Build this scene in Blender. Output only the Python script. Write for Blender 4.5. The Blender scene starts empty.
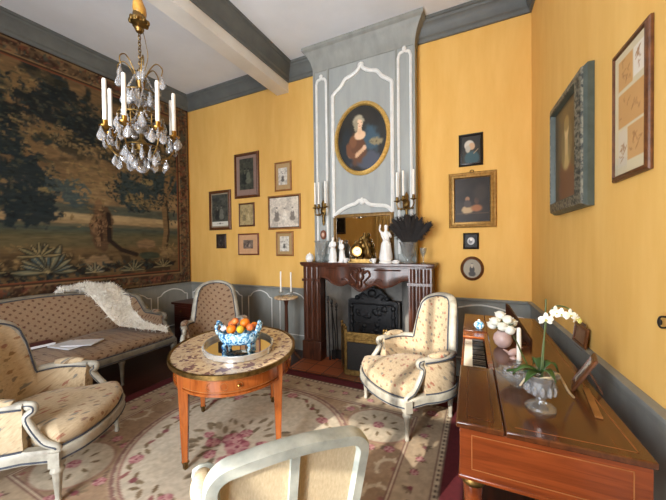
import bpy, bmesh, math, random
import numpy as np
from mathutils import Vector, Matrix
random.seed(7); RNG=np.random.default_rng(11)
S=bpy.context.scene; COL=S.collection
PI=math.pi
def R(a): return math.radians(a)
# ------------------------------------------------------------------ helpers
def lin(c):
    c=np.asarray(c,float)/255.0
    return np.where(c<=.04045,c/12.92,((c+.055)/1.055)**2.4)
def catmull(pts,n=8,closed=False):
    P=[np.array(p,float) for p in pts]; out=[]; N=len(P)
    rng=range(N) if closed else range(N-1)
    for i in rng:
        if closed: p0,p1,p2,p3=P[(i-1)%N],P[i],P[(i+1)%N],P[(i+2)%N]
        else: p0,p1,p2,p3=P[max(i-1,0)],P[i],P[i+1],P[min(i+2,N-1)]
        for k in range(n):
            t=k/n
            out.append(.5*((2*p1)+(-p0+p2)*t+(2*p0-5*p1+4*p2-p3)*t*t+(-p0+3*p1-3*p2+p3)*t**3))
    if not closed: out.append(P[-1])
    return np.array(out)
def smooth01(x): x=np.clip(x,0,1); return x*x*(3-2*x)
class MB:
    def __init__(s): s.v=[]; s.f=[]
    def add(s,vs,fs,M=None):
        b=len(s.v)
        for p in vs:
            p=Vector((float(p[0]),float(p[1]),float(p[2])))
            if M is not None: p=M@p
            s.v.append(tuple(p))
        s.f+= [tuple(i+b for i in f) for f in fs]; return s
    def box(s,c,d,rz=0,M=None):
        x,y,z=d[0]/2,d[1]/2,d[2]/2
        vs=[(-x,-y,-z),(x,-y,-z),(x,y,-z),(-x,y,-z),(-x,-y,z),(x,-y,z),(x,y,z),(-x,y,z)]
        T=Matrix.Translation(c)@Matrix.Rotation(rz,4,'Z')
        if M is not None: T=T@M
        return s.add(vs,[(0,3,2,1),(4,5,6,7),(0,1,5,4),(1,2,6,5),(2,3,7,6),(3,0,4,7)],T)
    def bx(s,x0,x1,y0,y1,z0,z1): return s.box(((x0+x1)/2,(y0+y1)/2,(z0+z1)/2),(x1-x0,y1-y0,z1-z0))
    def prism(s,poly,a,b,plane='xy',M=None):
        n=len(poly)
        def mk(p,q,t):
            return {'xy':(p,q,t),'xz':(p,t,q),'yz':(t,p,q)}[plane]
        vs=[mk(p[0],p[1],a) for p in poly]+[mk(p[0],p[1],b) for p in poly]
        fs=[tuple(range(n-1,-1,-1)),tuple(range(n,2*n))]+[(i,(i+1)%n,n+(i+1)%n,n+i) for i in range(n)]
        return s.add(vs,fs,M)
    def sweep(s,path,prof,up=(0,0,1),closed=False,cap=True,scale=None):
        P=[np.array(p,float) for p in path]; N=len(P); m=len(prof); vs=[]; up=np.array(up,float)
        for i in range(N):
            if closed: a=P[i]-P[i-1]; b=P[(i+1)%N]-P[i]
            else:
                a=P[i]-P[i-1] if i>0 else P[1]-P[0]; b=P[i+1]-P[i] if i<N-1 else P[-1]-P[-2]
            a=a/(np.linalg.norm(a)+1e-12); b=b/(np.linalg.norm(b)+1e-12)
            t=a+b; t/=np.linalg.norm(t)+1e-12
            sd=np.cross(t,up); sd/=np.linalg.norm(sd)+1e-12
            u=np.cross(sd,t)
            k=1/max(.35,math.sqrt(max(0,(1+float(a@b))/2)))
            sc=1 if scale is None else scale[i]
            for (p,q) in prof: vs.append(P[i]+sd*p*k*sc+u*q*sc)
        fs=[]
        for i in range(N if closed else N-1):
            j=(i+1)%N
            for k in range(m):
                l=(k+1)%m; fs.append((i*m+k,i*m+l,j*m+l,j*m+k))
        if cap and not closed: fs+=[tuple(range(m-1,-1,-1)),tuple((N-1)*m+k for k in range(m))]
        return s.add(vs,fs)
    def tube(s,path,r,n=8,closed=False,cap=True):
        P=[np.array(p,float) for p in path]; N=len(P)
        rr=r if hasattr(r,'__len__') else [r]*N
        vs=[]; prev=None
        for i in range(N):
            if closed: t=P[(i+1)%N]-P[i-1]
            else: t=P[min(i+1,N-1)]-P[max(i-1,0)]
            t/=np.linalg.norm(t)+1e-12
            if prev is None:
                a=np.array([0,0,1.]) if abs(t[2])<.9 else np.array([1.,0,0]); sd=np.cross(t,a)
            else: sd=prev-t*(prev@t)
            sd/=np.linalg.norm(sd)+1e-12; prev=sd; u=np.cross(sd,t)
            for k in range(n):
                an=2*PI*k/n; vs.append(P[i]+(sd*math.cos(an)+u*math.sin(an))*rr[i])
        fs=[]
        for i in range(N if closed else N-1):
            j=(i+1)%N
            for k in range(n): l=(k+1)%n; fs.append((i*n+k,i*n+l,j*n+l,j*n+k))
        if cap and not closed: fs+=[tuple(range(n-1,-1,-1)),tuple((N-1)*n+k for k in range(n))]
        return s.add(vs,fs)
    def lathe(s,prof,n=20,c=(0,0,0),M=None,sx=1,sy=1,flute=0,nf=0):
        vs=[];m=len(prof)
        for k in range(n):
            a=2*PI*k/n; g=1+flute*math.cos(nf*a)
            for (r,z) in prof: vs.append((c[0]+r*g*sx*math.cos(a),c[1]+r*g*sy*math.sin(a),c[2]+z))
        fs=[]
        for k in range(n):
            l=(k+1)%n
            for i in range(m-1): fs.append((k*m+i,l*m+i,l*m+i+1,k*m+i+1))
        if prof[0][0]>1e-6: fs.append(tuple(k*m for k in range(n-1,-1,-1)))
        if prof[-1][0]>1e-6: fs.append(tuple(k*m+m-1 for k in range(n)))
        return s.add(vs,fs,M)
    def ell(s,c,r,n=14,m=9,M=None):
        if not hasattr(r,'__len__'): r=(r,r,r)
        prof=[(math.sin(PI*i/m),-math.cos(PI*i/m)) for i in range(m+1)]
        T=Matrix.Translation(c)
        if M is not None: T=T@M
        T=T@Matrix.Diagonal((r[0],r[1],r[2],1))
        prof[0]=(0,-1);prof[-1]=(0,1)
        return s.lathe(prof,n,M=T)
    def grid(s,P,closed_u=False):
        P=np.asarray(P); a,b=P.shape[:2]
        fs=[]
        for i in range(a if closed_u else a-1):
            j=(i+1)%a
            for k in range(b-1): fs.append((i*b+k,j*b+k,j*b+k+1,i*b+k+1))
        return s.add(P.reshape(-1,3),fs)
    def build(s,name,mat,parent=None,smooth=True,bevel=0,sub=0,ang=40,solid=0):
        me=bpy.data.meshes.new(name); me.from_pydata(s.v,[],s.f); 
        bm=bmesh.new(); bm.from_mesh(me); bmesh.ops.remove_doubles(bm,verts=bm.verts,dist=1e-5)
        bmesh.ops.recalc_face_normals(bm,faces=bm.faces); bm.to_mesh(me); bm.free()
        o=bpy.data.objects.new(name,me); COL.objects.link(o)
        if mat is not None: me.materials.append(mat)
        if smooth:
            me.polygons.foreach_set('use_smooth',[True]*len(me.polygons)); me.set_sharp_from_angle(angle=R(ang))
        if solid:
            m=o.modifiers.new('solid','SOLIDIFY'); m.thickness=solid; m.offset=0
        if bevel:
            m=o.modifiers.new('bevel','BEVEL'); m.width=bevel; m.segments=2; m.limit_method='ANGLE'; m.angle_limit=R(50)
        if sub:
            m=o.modifiers.new('sub','SUBSURF'); m.levels=sub; m.render_levels=sub
        if parent is not None: o.parent=parent
        return o
def tag(o,label,cat,group=None,kind=None):
    o['label']=label; o['category']=cat
    if group: o['group']=group
    if kind: o['kind']=kind
    return o
def thing(name,label,cat,loc=(0,0,0),rz=0,group=None):
    o=bpy.data.objects.new(name,None); COL.objects.link(o); o.empty_display_size=.05
    o.location=loc; o.rotation_euler=(0,0,rz); return tag(o,label,cat,group)
def struct(o): o['kind']='structure'; return o
def dup(root,loc,rz,label,group=None):
    r=root.copy(); COL.objects.link(r); r.location=loc; r.rotation_euler=(0,0,rz); r['label']=label
    if group: r['group']=group
    for ch in list(root.children):
        c=ch.copy(); COL.objects.link(c); c.parent=r
        for g in list(ch.children):
            d=g.copy(); COL.objects.link(d); d.parent=c
    return r
def at(o,loc,rz=0): o.location=loc; o.rotation_euler=(0,0,rz); return o
# ------------------------------------------------------------------ materials
def newmat(name):
    m=bpy.data.materials.new(name); m.use_nodes=True; nt=m.node_tree
    b=nt.nodes['Principled BSDF']; return m,nt,b
def nd(nt,t,**k):
    n=nt.nodes.new(t)
    for a,v in k.items(): setattr(n,a,v)
    return n
def ramp(nt,stops,fac):
    r=nd(nt,'ShaderNodeValToRGB'); e=r.color_ramp.elements
    while len(e)<len(stops): e.new(.5)
    for i,(p,c) in enumerate(stops): e[i].position=p; e[i].color=(*lin(c),1)
    nt.links.new(fac,r.inputs[0]); return r.outputs[0]
def texco(nt,scale=(1,1,1),kind='Object'):
    tc=nd(nt,'ShaderNodeTexCoord'); mp=nd(nt,'ShaderNodeMapping'); mp.inputs['Scale'].default_value=scale
    nt.links.new(tc.outputs[kind],mp.inputs[0]); return mp.outputs[0]
def noise(nt,vec,scale,detail=4,rough=.55,dist=0):
    n=nd(nt,'ShaderNodeTexNoise'); n.inputs['Scale'].default_value=scale; n.inputs['Detail'].default_value=detail
    n.inputs['Roughness'].default_value=rough; n.inputs['Distortion'].default_value=dist
    nt.links.new(vec,n.inputs['Vector']); return n.outputs['Fac']
def bump(nt,b,h,st=.2,d=.01):
    n=nd(nt,'ShaderNodeBump'); n.inputs['Strength'].default_value=st; n.inputs['Distance'].default_value=d
    nt.links.new(h,n.inputs['Height']); nt.links.new(n.outputs[0],b.inputs['Normal'])
def pm(name,c1,c2=None,rough=.5,metal=0,scale=6,stretch=(1,1,1),bmp=0,bd=.005,coat=0,detail=5,dist=0,lo=.3,hi=.7):
    m,nt,b=newmat(name); c2=c2 or tuple(x*.82 for x in c1)
    v=texco(nt,stretch); f=noise(nt,v,scale,detail,.6,dist)
    nt.links.new(ramp(nt,[(lo,c2),(hi,c1)],f),b.inputs['Base Color'])
    b.inputs['Roughness'].default_value=rough; b.inputs['Metallic'].default_value=metal; b.inputs['Coat Weight'].default_value=coat
    b.inputs['Coat Roughness'].default_value=.12
    if bmp: bump(nt,b,f,bmp,bd)
    return m
def glassmat(name,tint=(255,255,255),rough=.0,fac=.5,milk=0):
    m,nt,b=newmat(name); out=nt.nodes['Material Output']
    tr=nd(nt,'ShaderNodeBsdfTransparent'); tr.inputs[0].default_value=(*lin(tint),1)
    gl=nd(nt,'ShaderNodeBsdfGlossy'); gl.inputs['Roughness'].default_value=rough
    lw=nd(nt,'ShaderNodeLayerWeight'); lw.inputs[0].default_value=.12; fr=lw
    n=noise(nt,texco(nt),3,1); mth=nd(nt,'ShaderNodeMath',operation='MULTIPLY_ADD'); mth.inputs[1].default_value=.02
    ad=nd(nt,'ShaderNodeMath',operation='MULTIPLY_ADD'); ad.inputs[1].default_value=.6; ad.inputs[2].default_value=fac
    nt.links.new(fr.outputs['Facing'],ad.inputs[0]); nt.links.new(n,mth.inputs[0]); nt.links.new(ad.outputs[0],mth.inputs[2])
    mx=nd(nt,'ShaderNodeMixShader'); nt.links.new(mth.outputs[0],mx.inputs[0]); nt.links.new(tr.outputs[0],mx.inputs[1]); nt.links.new(gl.outputs[0],mx.inputs[2])
    if milk:
        df=nd(nt,'ShaderNodeBsdfTranslucent'); d2=nd(nt,'ShaderNodeBsdfDiffuse'); d2.inputs[0].default_value=(.9,.9,.9,1); ma=nd(nt,'ShaderNodeMixShader'); ma.inputs[0].default_value=.5; nt.links.new(df.outputs[0],ma.inputs[1]); nt.links.new(d2.outputs[0],ma.inputs[2])
        m2=nd(nt,'ShaderNodeMixShader'); m2.inputs[0].default_value=milk; nt.links.new(mx.outputs[0],m2.inputs[1]); nt.links.new(ma.outputs[0],m2.inputs[2]); mx=m2
    nt.links.new(mx.outputs[0],out.inputs[0]); return m
def crystalmat(name,tint=(248,248,250)):
    m,nt,b=newmat(name); b.inputs['Base Color'].default_value=(*lin(tint),1)
    n=noise(nt,texco(nt),40,2); nt.links.new(ramp(nt,[(.3,tuple(x*.95 for x in tint)),(.7,tint)],n),b.inputs['Base Color'])
    b.inputs['Transmission Weight'].default_value=.75; b.inputs['IOR'].default_value=1.5; b.inputs['Roughness'].default_value=.03
    return m
def vcol(name,rough=.7,weave=0,wscale=300,coat=0):
    m,nt,b=newmat(name); a=nd(nt,'ShaderNodeAttribute',attribute_name='Col')
    nt.links.new(a.outputs['Color'],b.inputs['Base Color']); b.inputs['Roughness'].default_value=rough
    b.inputs['Coat Weight'].default_value=coat; b.inputs['Specular IOR Level'].default_value=.25
    if weave: bump(nt,b,noise(nt,texco(nt),wscale,2),weave,.004)
    return m
def fabric(name,base,base2,dots,scale=15,rad=.24,rnd=.35,streak=60,second=0,stag=False):
    m,nt,b=newmat(name); v3=texco(nt)
    du=nd(nt,'ShaderNodeVectorMath',operation='DOT_PRODUCT'); du.inputs[1].default_value=(1,.7,0); nt.links.new(v3,du.inputs[0])
    dv=nd(nt,'ShaderNodeVectorMath',operation='DOT_PRODUCT'); dv.inputs[1].default_value=(0,.7,1); nt.links.new(v3,dv.inputs[0])
    cv=nd(nt,'ShaderNodeCombineXYZ'); nt.links.new(du.outputs['Value'],cv.inputs[0]); nt.links.new(dv.outputs['Value'],cv.inputs[1]); v=cv.outputs[0]
    if stag:      # rotate the lattice so the sprigs stand in staggered rows
        mp=nd(nt,'ShaderNodeMapping'); mp.inputs['Rotation'].default_value=(0,0,PI/4); nt.links.new(v,mp.inputs[0]); v=mp.outputs[0]
    vo=nd(nt,'ShaderNodeTexVoronoi',voronoi_dimensions='2D'); vo.inputs['Scale'].default_value=scale; vo.inputs['Randomness'].default_value=rnd
    wob=noise(nt,v,70,2); add=nd(nt,'ShaderNodeVectorMath',operation='MULTIPLY_ADD')
    # ragged sprig edges
    sc=nd(nt,'ShaderNodeMath',operation='MULTIPLY_ADD'); sc.inputs[1].default_value=.42; sc.inputs[2].default_value=-.21
    nt.links.new(wob,sc.inputs[0]); nt.links.new(v,vo.inputs['Vector'])
    sm=nd(nt,'ShaderNodeMath',operation='ADD'); nt.links.new(vo.outputs['Distance'],sm.inputs[0]); nt.links.new(sc.outputs[0],sm.inputs[1])
    mr=nd(nt,'ShaderNodeMapRange'); mr.inputs['From Min'].default_value=rad; mr.inputs['From Max'].default_value=rad+.07
    mr.inputs['To Min'].default_value=.85; mr.inputs['To Max'].default_value=0
    nt.links.new(sm.outputs[0],mr.inputs['Value'])
    sep=nd(nt,'ShaderNodeSeparateColor'); nt.links.new(vo.outputs['Color'],sep.inputs[0])
    st=[(i/len(dots)+.001,c) for i,c in enumerate(dots)]
    dc=ramp(nt,st,sep.outputs[0])
    bc=ramp(nt,[(.3,base2),(.7,base)],noise(nt,v,streak,3))
    mx=nd(nt,'ShaderNodeMix',data_type='RGBA'); nt.links.new(mr.outputs[0],mx.inputs[0]); nt.links.new(bc,mx.inputs[6]); nt.links.new(dc,mx.inputs[7])
    oc_=mx.outputs[2]
    if second:
        v2=nd(nt,'ShaderNodeTexVoronoi',voronoi_dimensions='2D'); v2.inputs['Scale'].default_value=second; v2.inputs['Randomness'].default_value=.9; nt.links.new(v,v2.inputs['Vector'])
        s2=nd(nt,'ShaderNodeMath',operation='ADD'); nt.links.new(v2.outputs['Distance'],s2.inputs[0]); nt.links.new(sc.outputs[0],s2.inputs[1])
        m2=nd(nt,'ShaderNodeMapRange'); m2.inputs['From Min'].default_value=.06; m2.inputs['From Max'].default_value=.16; m2.inputs['To Min'].default_value=.4; m2.inputs['To Max'].default_value=0
        nt.links.new(s2.outputs[0],m2.inputs['Value']); x2=nd(nt,'ShaderNodeMix',data_type='RGBA'); nt.links.new(m2.outputs[0],x2.inputs[0]); nt.links.new(oc_,x2.inputs[6]); x2.inputs[7].default_value=(*lin((124,112,86)),1); oc_=x2.outputs[2]
    nt.links.new(oc_,b.inputs['Base Color']); b.inputs['Roughness'].default_value=.85; b.inputs['Specular IOR Level'].default_value=.2
    b.inputs['Sheen Weight'].default_value=.15
    bump(nt,b,noise(nt,v3,260,2),.15,.002); return m
M={}
M['yellow']=pm('ochre limewash',(230,184,103),(221,171,87),rough=.8,scale=3.2,stretch=(2.5,2.5,.5),bmp=.12,bd=.01,detail=8,lo=.3,hi=.7)
M['ceil']=pm('ceiling plaster',(234,238,244),(222,226,232),rough=.9,scale=1.5,bmp=.05)
M['beamwhite']=pm('white beam paint',(232,229,222),(220,216,208),rough=.75,scale=3)
M['grey']=pm('blue grey paint',(148,149,143),(130,132,127),rough=.55,scale=5,stretch=(2,2,.6),bmp=.05)
M['dkgrey']=pm('dark grey green paint',(100,103,100),(86,89,88),rough=.55,scale=5)
M['trum']=pm('pale blue grey paint',(162,165,161),(146,150,148),rough=.6,scale=3.5,stretch=(3,3,.5),bmp=.05,detail=7)
M['white']=pm('white paint',(232,232,228),(214,214,210),rough=.5,scale=12)
M['floor']=pm('dark oak boards',(70,34,24),(38,18,14),rough=.35,scale=3,stretch=(8,.6,1),dist=1,bmp=.1)
M['mahog']=pm('mahogany',(98,54,27),(62,32,16),rough=.2,scale=4,stretch=(10,.7,6),dist=.8,detail=6,coat=.25)
M['mahogside']=pm('mahogany side',(138,66,30),(96,42,18),rough=.22,scale=4,stretch=(.7,8,10),dist=.8,detail=6,coat=.2)
M['darkwood']=pm('dark carved walnut',(94,52,34),(44,24,16),rough=.33,scale=5,stretch=(5,5,.7),dist=1,coat=.12)
M['satin']=pm('satinwood veneer',(170,94,40),(130,64,24),rough=.25,scale=5,stretch=(5,5,.8),dist=1,coat=.4)
M['cab']=pm('dark cabinet wood',(78,34,24),(48,20,14),rough=.3,scale=5,stretch=(1,6,6))
M['brass']=pm('brass',(190,150,80),(140,100,44),rough=.3,metal=1,scale=20)
M['oldbrass']=pm('aged brass',(150,120,70),(90,70,38),rough=.45,metal=1,scale=30)
M['gilt']=pm('gilt wood',(232,196,116),(188,146,72),rough=.4,metal=.45,scale=35,bmp=.2)
M['mirrorgilt']=pm('old dull gilt',(160,126,74),(112,84,46),rough=.45,metal=.5,scale=35,bmp=.3)
M['inlay']=pm('pale inlay wood',(158,98,52),(140,84,42),rough=.3,scale=12)
M['pictgilt']=pm('dull picture gilt',(190,150,84),(140,104,52),rough=.45,metal=.5,scale=35,bmp=.3)
M['goldcloth']=pm('gold silk cloth',(210,160,70),(170,120,44),rough=.45,scale=25)
M['silver']=pm('silver',(232,232,228),(206,206,202),rough=.25,metal=.6,scale=20)
M['iron']=pm('cast iron',(38,38,40),(18,18,20),rough=.5,metal=.4,scale=30,bmp=.6,bd=.01)
M['black']=pm('black lacquer',(26,24,24),(16,15,15),rough=.3,scale=10)
M['framebrown']=pm('brown frame wood',(110,66,34),(74,42,22),rough=.35,scale=12,stretch=(3,3,3))
M['framelight']=pm('honey frame wood',(168,116,62),(130,84,42),rough=.4,scale=14)
M['framedark']=pm('dark frame wood',(62,38,26),(38,24,18),rough=.35,scale=14)
M['framered']=pm('reddish frame wood',(128,66,40),(96,46,28),rough=.35,scale=14)
M['framegreen']=pm('green grey frame',(72,80,72),(54,62,55),rough=.5,scale=14)
M['framecarve']=pm('carved grey gilt frame',(120,116,100),(52,54,50),rough=.5,scale=45,bmp=.8,bd=.012,metal=.2,lo=.42,hi=.58)
M['paintgrey']=pm('weathered grey white chair paint',(176,171,157),(122,117,104),rough=.5,scale=9,detail=8,lo=.25,hi=.6)
M['sofapaint']=pm('grey sofa paint',(134,126,110),(92,86,74),rough=.5,scale=9,detail=8)
M['weathered']=pm('weathered grey green paint',(180,184,174),(128,132,124),rough=.5,scale=9,detail=8,lo=.25,hi=.6)
M['braid']=pm('dark blue braid',(70,76,88),(48,52,62),rough=.8,scale=40)
M['fabcream']=fabric('cream floral damask',(194,174,143),(174,153,122),[(150,70,58),(136,112,80),(112,108,96),(160,84,70),(126,98,64),(110,110,104)],scale=14.5,rad=.15,rnd=.8,second=27)
M['fabtan']=fabric('tan sprig fabric',(154,128,102),(136,112,88),[(92,48,38),(86,58,42),(100,64,46)],scale=17,rad=.17,rnd=.12,stag=True)
M['linen']=pm('ribbed beige cloth',(206,190,158),(184,166,134),rough=.85,scale=60,stretch=(3,3,.3),bmp=.2,bd=.003)
M['marble']=None
M['china']=pm('white bisque china',(240,238,234),(226,224,220),rough=.35,scale=10)
M['wax']=pm('white candle wax',(246,243,234),(238,234,224),rough=.45,scale=10)
M['crystal']=crystalmat('cut crystal')
M['glass']=glassmat('clear glass',(245,248,248),.0,.06)
M['vaseglass']=glassmat('thick vase glass',(236,240,240),.03,.10,.16)
M['pane']=glassmat('picture glass',(255,255,255),.0,.0)
M['feather']=pm('dark brown feathers',(36,28,24),(14,11,10),rough=.8,scale=30)
M['leaf']=pm('green leaf',(64,96,44),(40,66,28),rough=.4,scale=15)
M['stem']=pm('green stem',(88,104,56),(62,78,40),rough=.5,scale=15)
M['petal']=pm('white petal',(246,246,238),(236,238,222),rough=.6,scale=20)
M['petalcentre']=pm('yellow green flower centre',(206,200,110),(160,160,80),rough=.6,scale=20)
M['orange']=pm('orange peel',(240,136,30),(226,112,20),rough=.45,scale=90,bmp=.3,bd=.002)
M['lemon']=pm('lemon peel',(238,206,60),(222,184,44),rough=.45,scale=90,bmp=.3,bd=.002)
M['apple']=pm('red yellow apple skin',(226,150,70),(196,70,44),rough=.35,scale=8)
M['fur']=pm('white sheepskin',(250,248,242),(240,236,226),rough=.95,scale=30)
M['curtain']=pm('gold curtain cloth',(226,196,130),(206,172,104),rough=.8,scale=6,stretch=(6,6,.4))
M['paper']=pm('white paper',(222,224,228),(206,208,214),rough=.7,scale=10)
M['redbook']=pm('dark red book cloth',(86,30,32),(64,22,24),rough=.7,scale=20)
M['tile']=None
M['ash']=pm('sooty plaster',(170,166,158),(96,94,92),rough=.95,scale=2.2,detail=6,bmp=.2)
M['soot']=pm('sooty stone',(96,92,88),(54,50,48),rough=.95,scale=4,detail=6)
M['mesh']=pm('dark fire screen mesh',(42,38,34),(26,24,22),rough=.5,metal=.5,scale=60)
M['whitekey']=pm('ivory key',(238,232,214),(226,218,196),rough=.3,scale=12)
M['pinkpot']=pm('pale pink crackle glaze',(206,180,172),(186,156,150),rough=.25,scale=24)
M['bark']=pm('dark board wood',(70,38,22),(48,24,14),rough=.3,scale=6,stretch=(1,6,6))
M['mirror'],_nt,_b=newmat('mirror glass'); _b.inputs['Metallic'].default_value=1; _b.inputs['Roughness'].default_value=.02
_nt.links.new(ramp(_nt,[(.3,(224,222,214)),(.7,(232,230,222))],noise(_nt,texco(_nt),4,2)),_b.inputs['Base Color'])
M['canvas']=vcol('painted picture',.65,coat=0)
M['oil']=vcol('oil painting',.4,coat=.1)
M['tapestry']=vcol('woven tapestry',.95,.35,220)
M['rug']=vcol('woven rug',.95,.4,260)
# marble
m,nt,b=newmat('breccia marble'); v=texco(nt)
f1=noise(nt,v,17,6,.65,1.0); c=ramp(nt,[(.28,(136,104,92)),(.40,(186,156,126)),(.52,(214,190,156)),(.8,(200,176,142))],f1)
vo=nd(nt,'ShaderNodeTexVoronoi'); vo.inputs['Scale'].default_value=42; nt.links.new(v,vo.inputs['Vector'])
sp=nd(nt,'ShaderNodeSeparateColor'); nt.links.new(vo.outputs['Color'],sp.inputs[0])
f2=noise(nt,v,9,3); mu=nd(nt,'ShaderNodeMath',operation='MULTIPLY'); nt.links.new(sp.outputs[0],mu.inputs[0]); nt.links.new(f2,mu.inputs[1])
mr=nd(nt,'ShaderNodeMapRange'); mr.inputs['From Min'].default_value=.34; mr.inputs['From Max'].default_value=.4; nt.links.new(mu.outputs[0],mr.inputs['Value'])
mx=nd(nt,'ShaderNodeMix',data_type='RGBA'); mx.inputs[7].default_value=(*lin((124,92,90)),1); nt.links.new(mr.outputs[0],mx.inputs[0]); nt.links.new(c,mx.inputs[6])
nt.links.new(mx.outputs[2],b.inputs['Base Color']); b.inputs['Roughness'].default_value=.22; b.inputs['Coat Weight'].default_value=.2; M['marble']=m
# terracotta tiles
m,nt,b=newmat('terracotta tiles'); v=texco(nt); br=nd(nt,'ShaderNodeTexBrick'); br.inputs['Scale'].default_value=1; br.offset=0
br.inputs['Brick Width'].default_value=.2; br.inputs['Row Height'].default_value=.2; br.inputs['Mortar Size'].default_value=.006
br.inputs['Color1'].default_value=(*lin((176,96,54)),1); br.inputs['Color2'].default_value=(*lin((112,66,46)),1); br.inputs['Mortar'].default_value=(*lin((70,56,48)),1)
nt.links.new(v,br.inputs['Vector']); nt.links.new(br.outputs[0],b.inputs['Base Color']); b.inputs['Roughness'].default_value=.45; M['tile']=m
# blue and white basket glaze
m,nt,b=newmat('blue and white glaze'); f=noise(nt,texco(nt),60,2,.5,.6)
nt.links.new(ramp(nt,[(.40,(40,104,160)),(.48,(110,176,210)),(.58,(206,228,236))],f),b.inputs['Base Color']); b.inputs['Roughness'].default_value=.2; M['bluewhite']=m
# ------------------------------------------------------------------ painting on vertex grids
class Img:
    def __init__(s,w,h,res,col,seed=0):
        s.w,s.h=w,h; s.nx=max(6,int(w/res)); s.ny=max(6,int(h/res))
        s.X,s.Y=np.meshgrid(np.linspace(0,w,s.nx),np.linspace(0,h,s.ny)); s.rng=np.random.default_rng(seed)
        s.a=np.ones((s.ny,s.nx,3))*np.array(col,float)
    def nz(s,scale,oct=4,sx=1,sy=1):
        out=np.zeros_like(s.X); amp=1; tot=0
        for o in range(oct):
            k=scale*2**o; gx=int(s.w*k*sx)+3; gy=int(s.h*k*sy)+3
            g=s.rng.random((gy,gx)); x=s.X*k*sx; y=s.Y*k*sy; i=x.astype(int); j=y.astype(int); fx=smooth01(x-i); fy=smooth01(y-j)
            out+=amp*((g[j,i]*(1-fx)+g[j,i+1]*fx)*(1-fy)+(g[j+1,i]*(1-fx)+g[j+1,i+1]*fx)*fy); tot+=amp; amp*=.55
        return out/tot
    def mixm(s,m,col,al=1):
        m=(np.clip(m,0,1)*al)[...,None]; s.a=s.a*(1-m)+np.array(col,float)*m
    def blob(s,cx,cy,rx,ry,col,soft=.3,ang=0,al=1,wob=None):
        c,q=math.cos(ang),math.sin(ang); dx=s.X-cx; dy=s.Y-cy
        d=np.sqrt(((dx*c+dy*q)/rx)**2+((-dx*q+dy*c)/ry)**2)
        if wob is not None: d=d+wob
        s.mixm(1-smooth01((d-(1-soft))/max(soft,1e-3)),col,al)
    def leaf(s,cx,cy,rx,ry,col,ang=0,al=1):
        dx=s.w/(s.nx-1); dy=s.h/(s.ny-1); r=max(rx,ry)*1.1
        i0,i1=max(0,int((cx-r)/dx)),min(s.nx,int((cx+r)/dx)+2); j0,j1=max(0,int((cy-r)/dy)),min(s.ny,int((cy+r)/dy)+2)
        if i0>=i1 or j0>=j1: return
        X=s.X[j0:j1,i0:i1]-cx; Y=s.Y[j0:j1,i0:i1]-cy; c,q=math.cos(ang),math.sin(ang)
        d=np.sqrt(((X*c+Y*q)/rx)**2+((-X*q+Y*c)/ry)**2); m=((1-smooth01((d-.6)/.4))*al)[...,None]
        s.a[j0:j1,i0:i1]=s.a[j0:j1,i0:i1]*(1-m)+np.array(col,float)*m
    def rect(s,x0,y0,x1,y1,col,al=1): s.mixm(((s.X>=x0)&(s.X<=x1)&(s.Y>=y0)&(s.Y<=y1)).astype(float),col,al)
    def line(s,pts,wd,col,al=1,soft=.4):
        d=np.full_like(s.X,9.)
        for (x0,y0),(x1,y1) in zip(pts[:-1],pts[1:]):
            vx,vy=x1-x0,y1-y0; L=vx*vx+vy*vy+1e-12
            t=np.clip(((s.X-x0)*vx+(s.Y-y0)*vy)/L,0,1); d=np.minimum(d,np.hypot(s.X-x0-t*vx,s.Y-y0-t*vy))
        s.mixm(1-smooth01((d/wd-(1-soft))/soft),col,al)
    def vary(s,amt,scale,oct=4,sx=1,sy=1): s.a*= (1+amt*(s.nz(scale,oct,sx,sy)-.5)*2)[...,None]
    def sample(s,u,v):
        i=np.clip((np.asarray(u)*(s.nx-1)).round().astype(int),0,s.nx-1); j=np.clip((np.asarray(v)*(s.ny-1)).round().astype(int),0,s.ny-1); return s.a[j,i]
def colmesh(name,V,F,cols,mat,parent=None,smooth=True):
    me=bpy.data.meshes.new(name); me.from_pydata(np.asarray(V).tolist(),[],F); me.materials.append(mat)
    at_=me.attributes.new('Col','FLOAT_COLOR','POINT'); c=np.ones((len(V),4)); c[:,:3]=lin(np.clip(cols,0,255))
    at_.data.foreach_set('color',c.ravel())
    if smooth: me.polygons.foreach_set('use_smooth',[True]*len(me.polygons))
    o=bpy.data.objects.new(name,me); COL.objects.link(o)
    if parent is not None: o.parent=parent
    return o
def gridfaces(nx,ny): return [(j*nx+i,j*nx+i+1,(j+1)*nx+i+1,(j+1)*nx+i) for j in range(ny-1) for i in range(nx-1)]
def picture(name,img,mat,parent,y=0.0,oval=False):      # stands in XZ facing -y, centred
    if not oval:
        V=np.stack([img.X.ravel()-img.w/2,np.full(img.X.size,y),img.Y.ravel()-img.h/2],1)
        return colmesh(name,V,gridfaces(img.nx,img.ny),img.a.reshape(-1,3),mat,parent)
    nr,na=max(10,img.nx//2),72; V=[(0,y,0)];uv=[(.5,.5)]
    for r in range(1,nr+1):
        for k in range(na):
            a=2*PI*k/na; x=math.cos(a)*r/nr; z=math.sin(a)*r/nr; V.append((x*img.w/2,y,z*img.h/2)); uv.append((.5+x/2,.5+z/2))
    F=[(0,1+k,1+(k+1)%na) for k in range(na)]
    for r in range(nr-1):
        for k in range(na): l=(k+1)%na; F.append((1+r*na+k,1+(r+1)*na+k,1+(r+1)*na+l,1+r*na+l))
    uv=np.array(uv); return colmesh(name,V,F,img.sample(uv[:,0],uv[:,1]),mat,parent)
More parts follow.
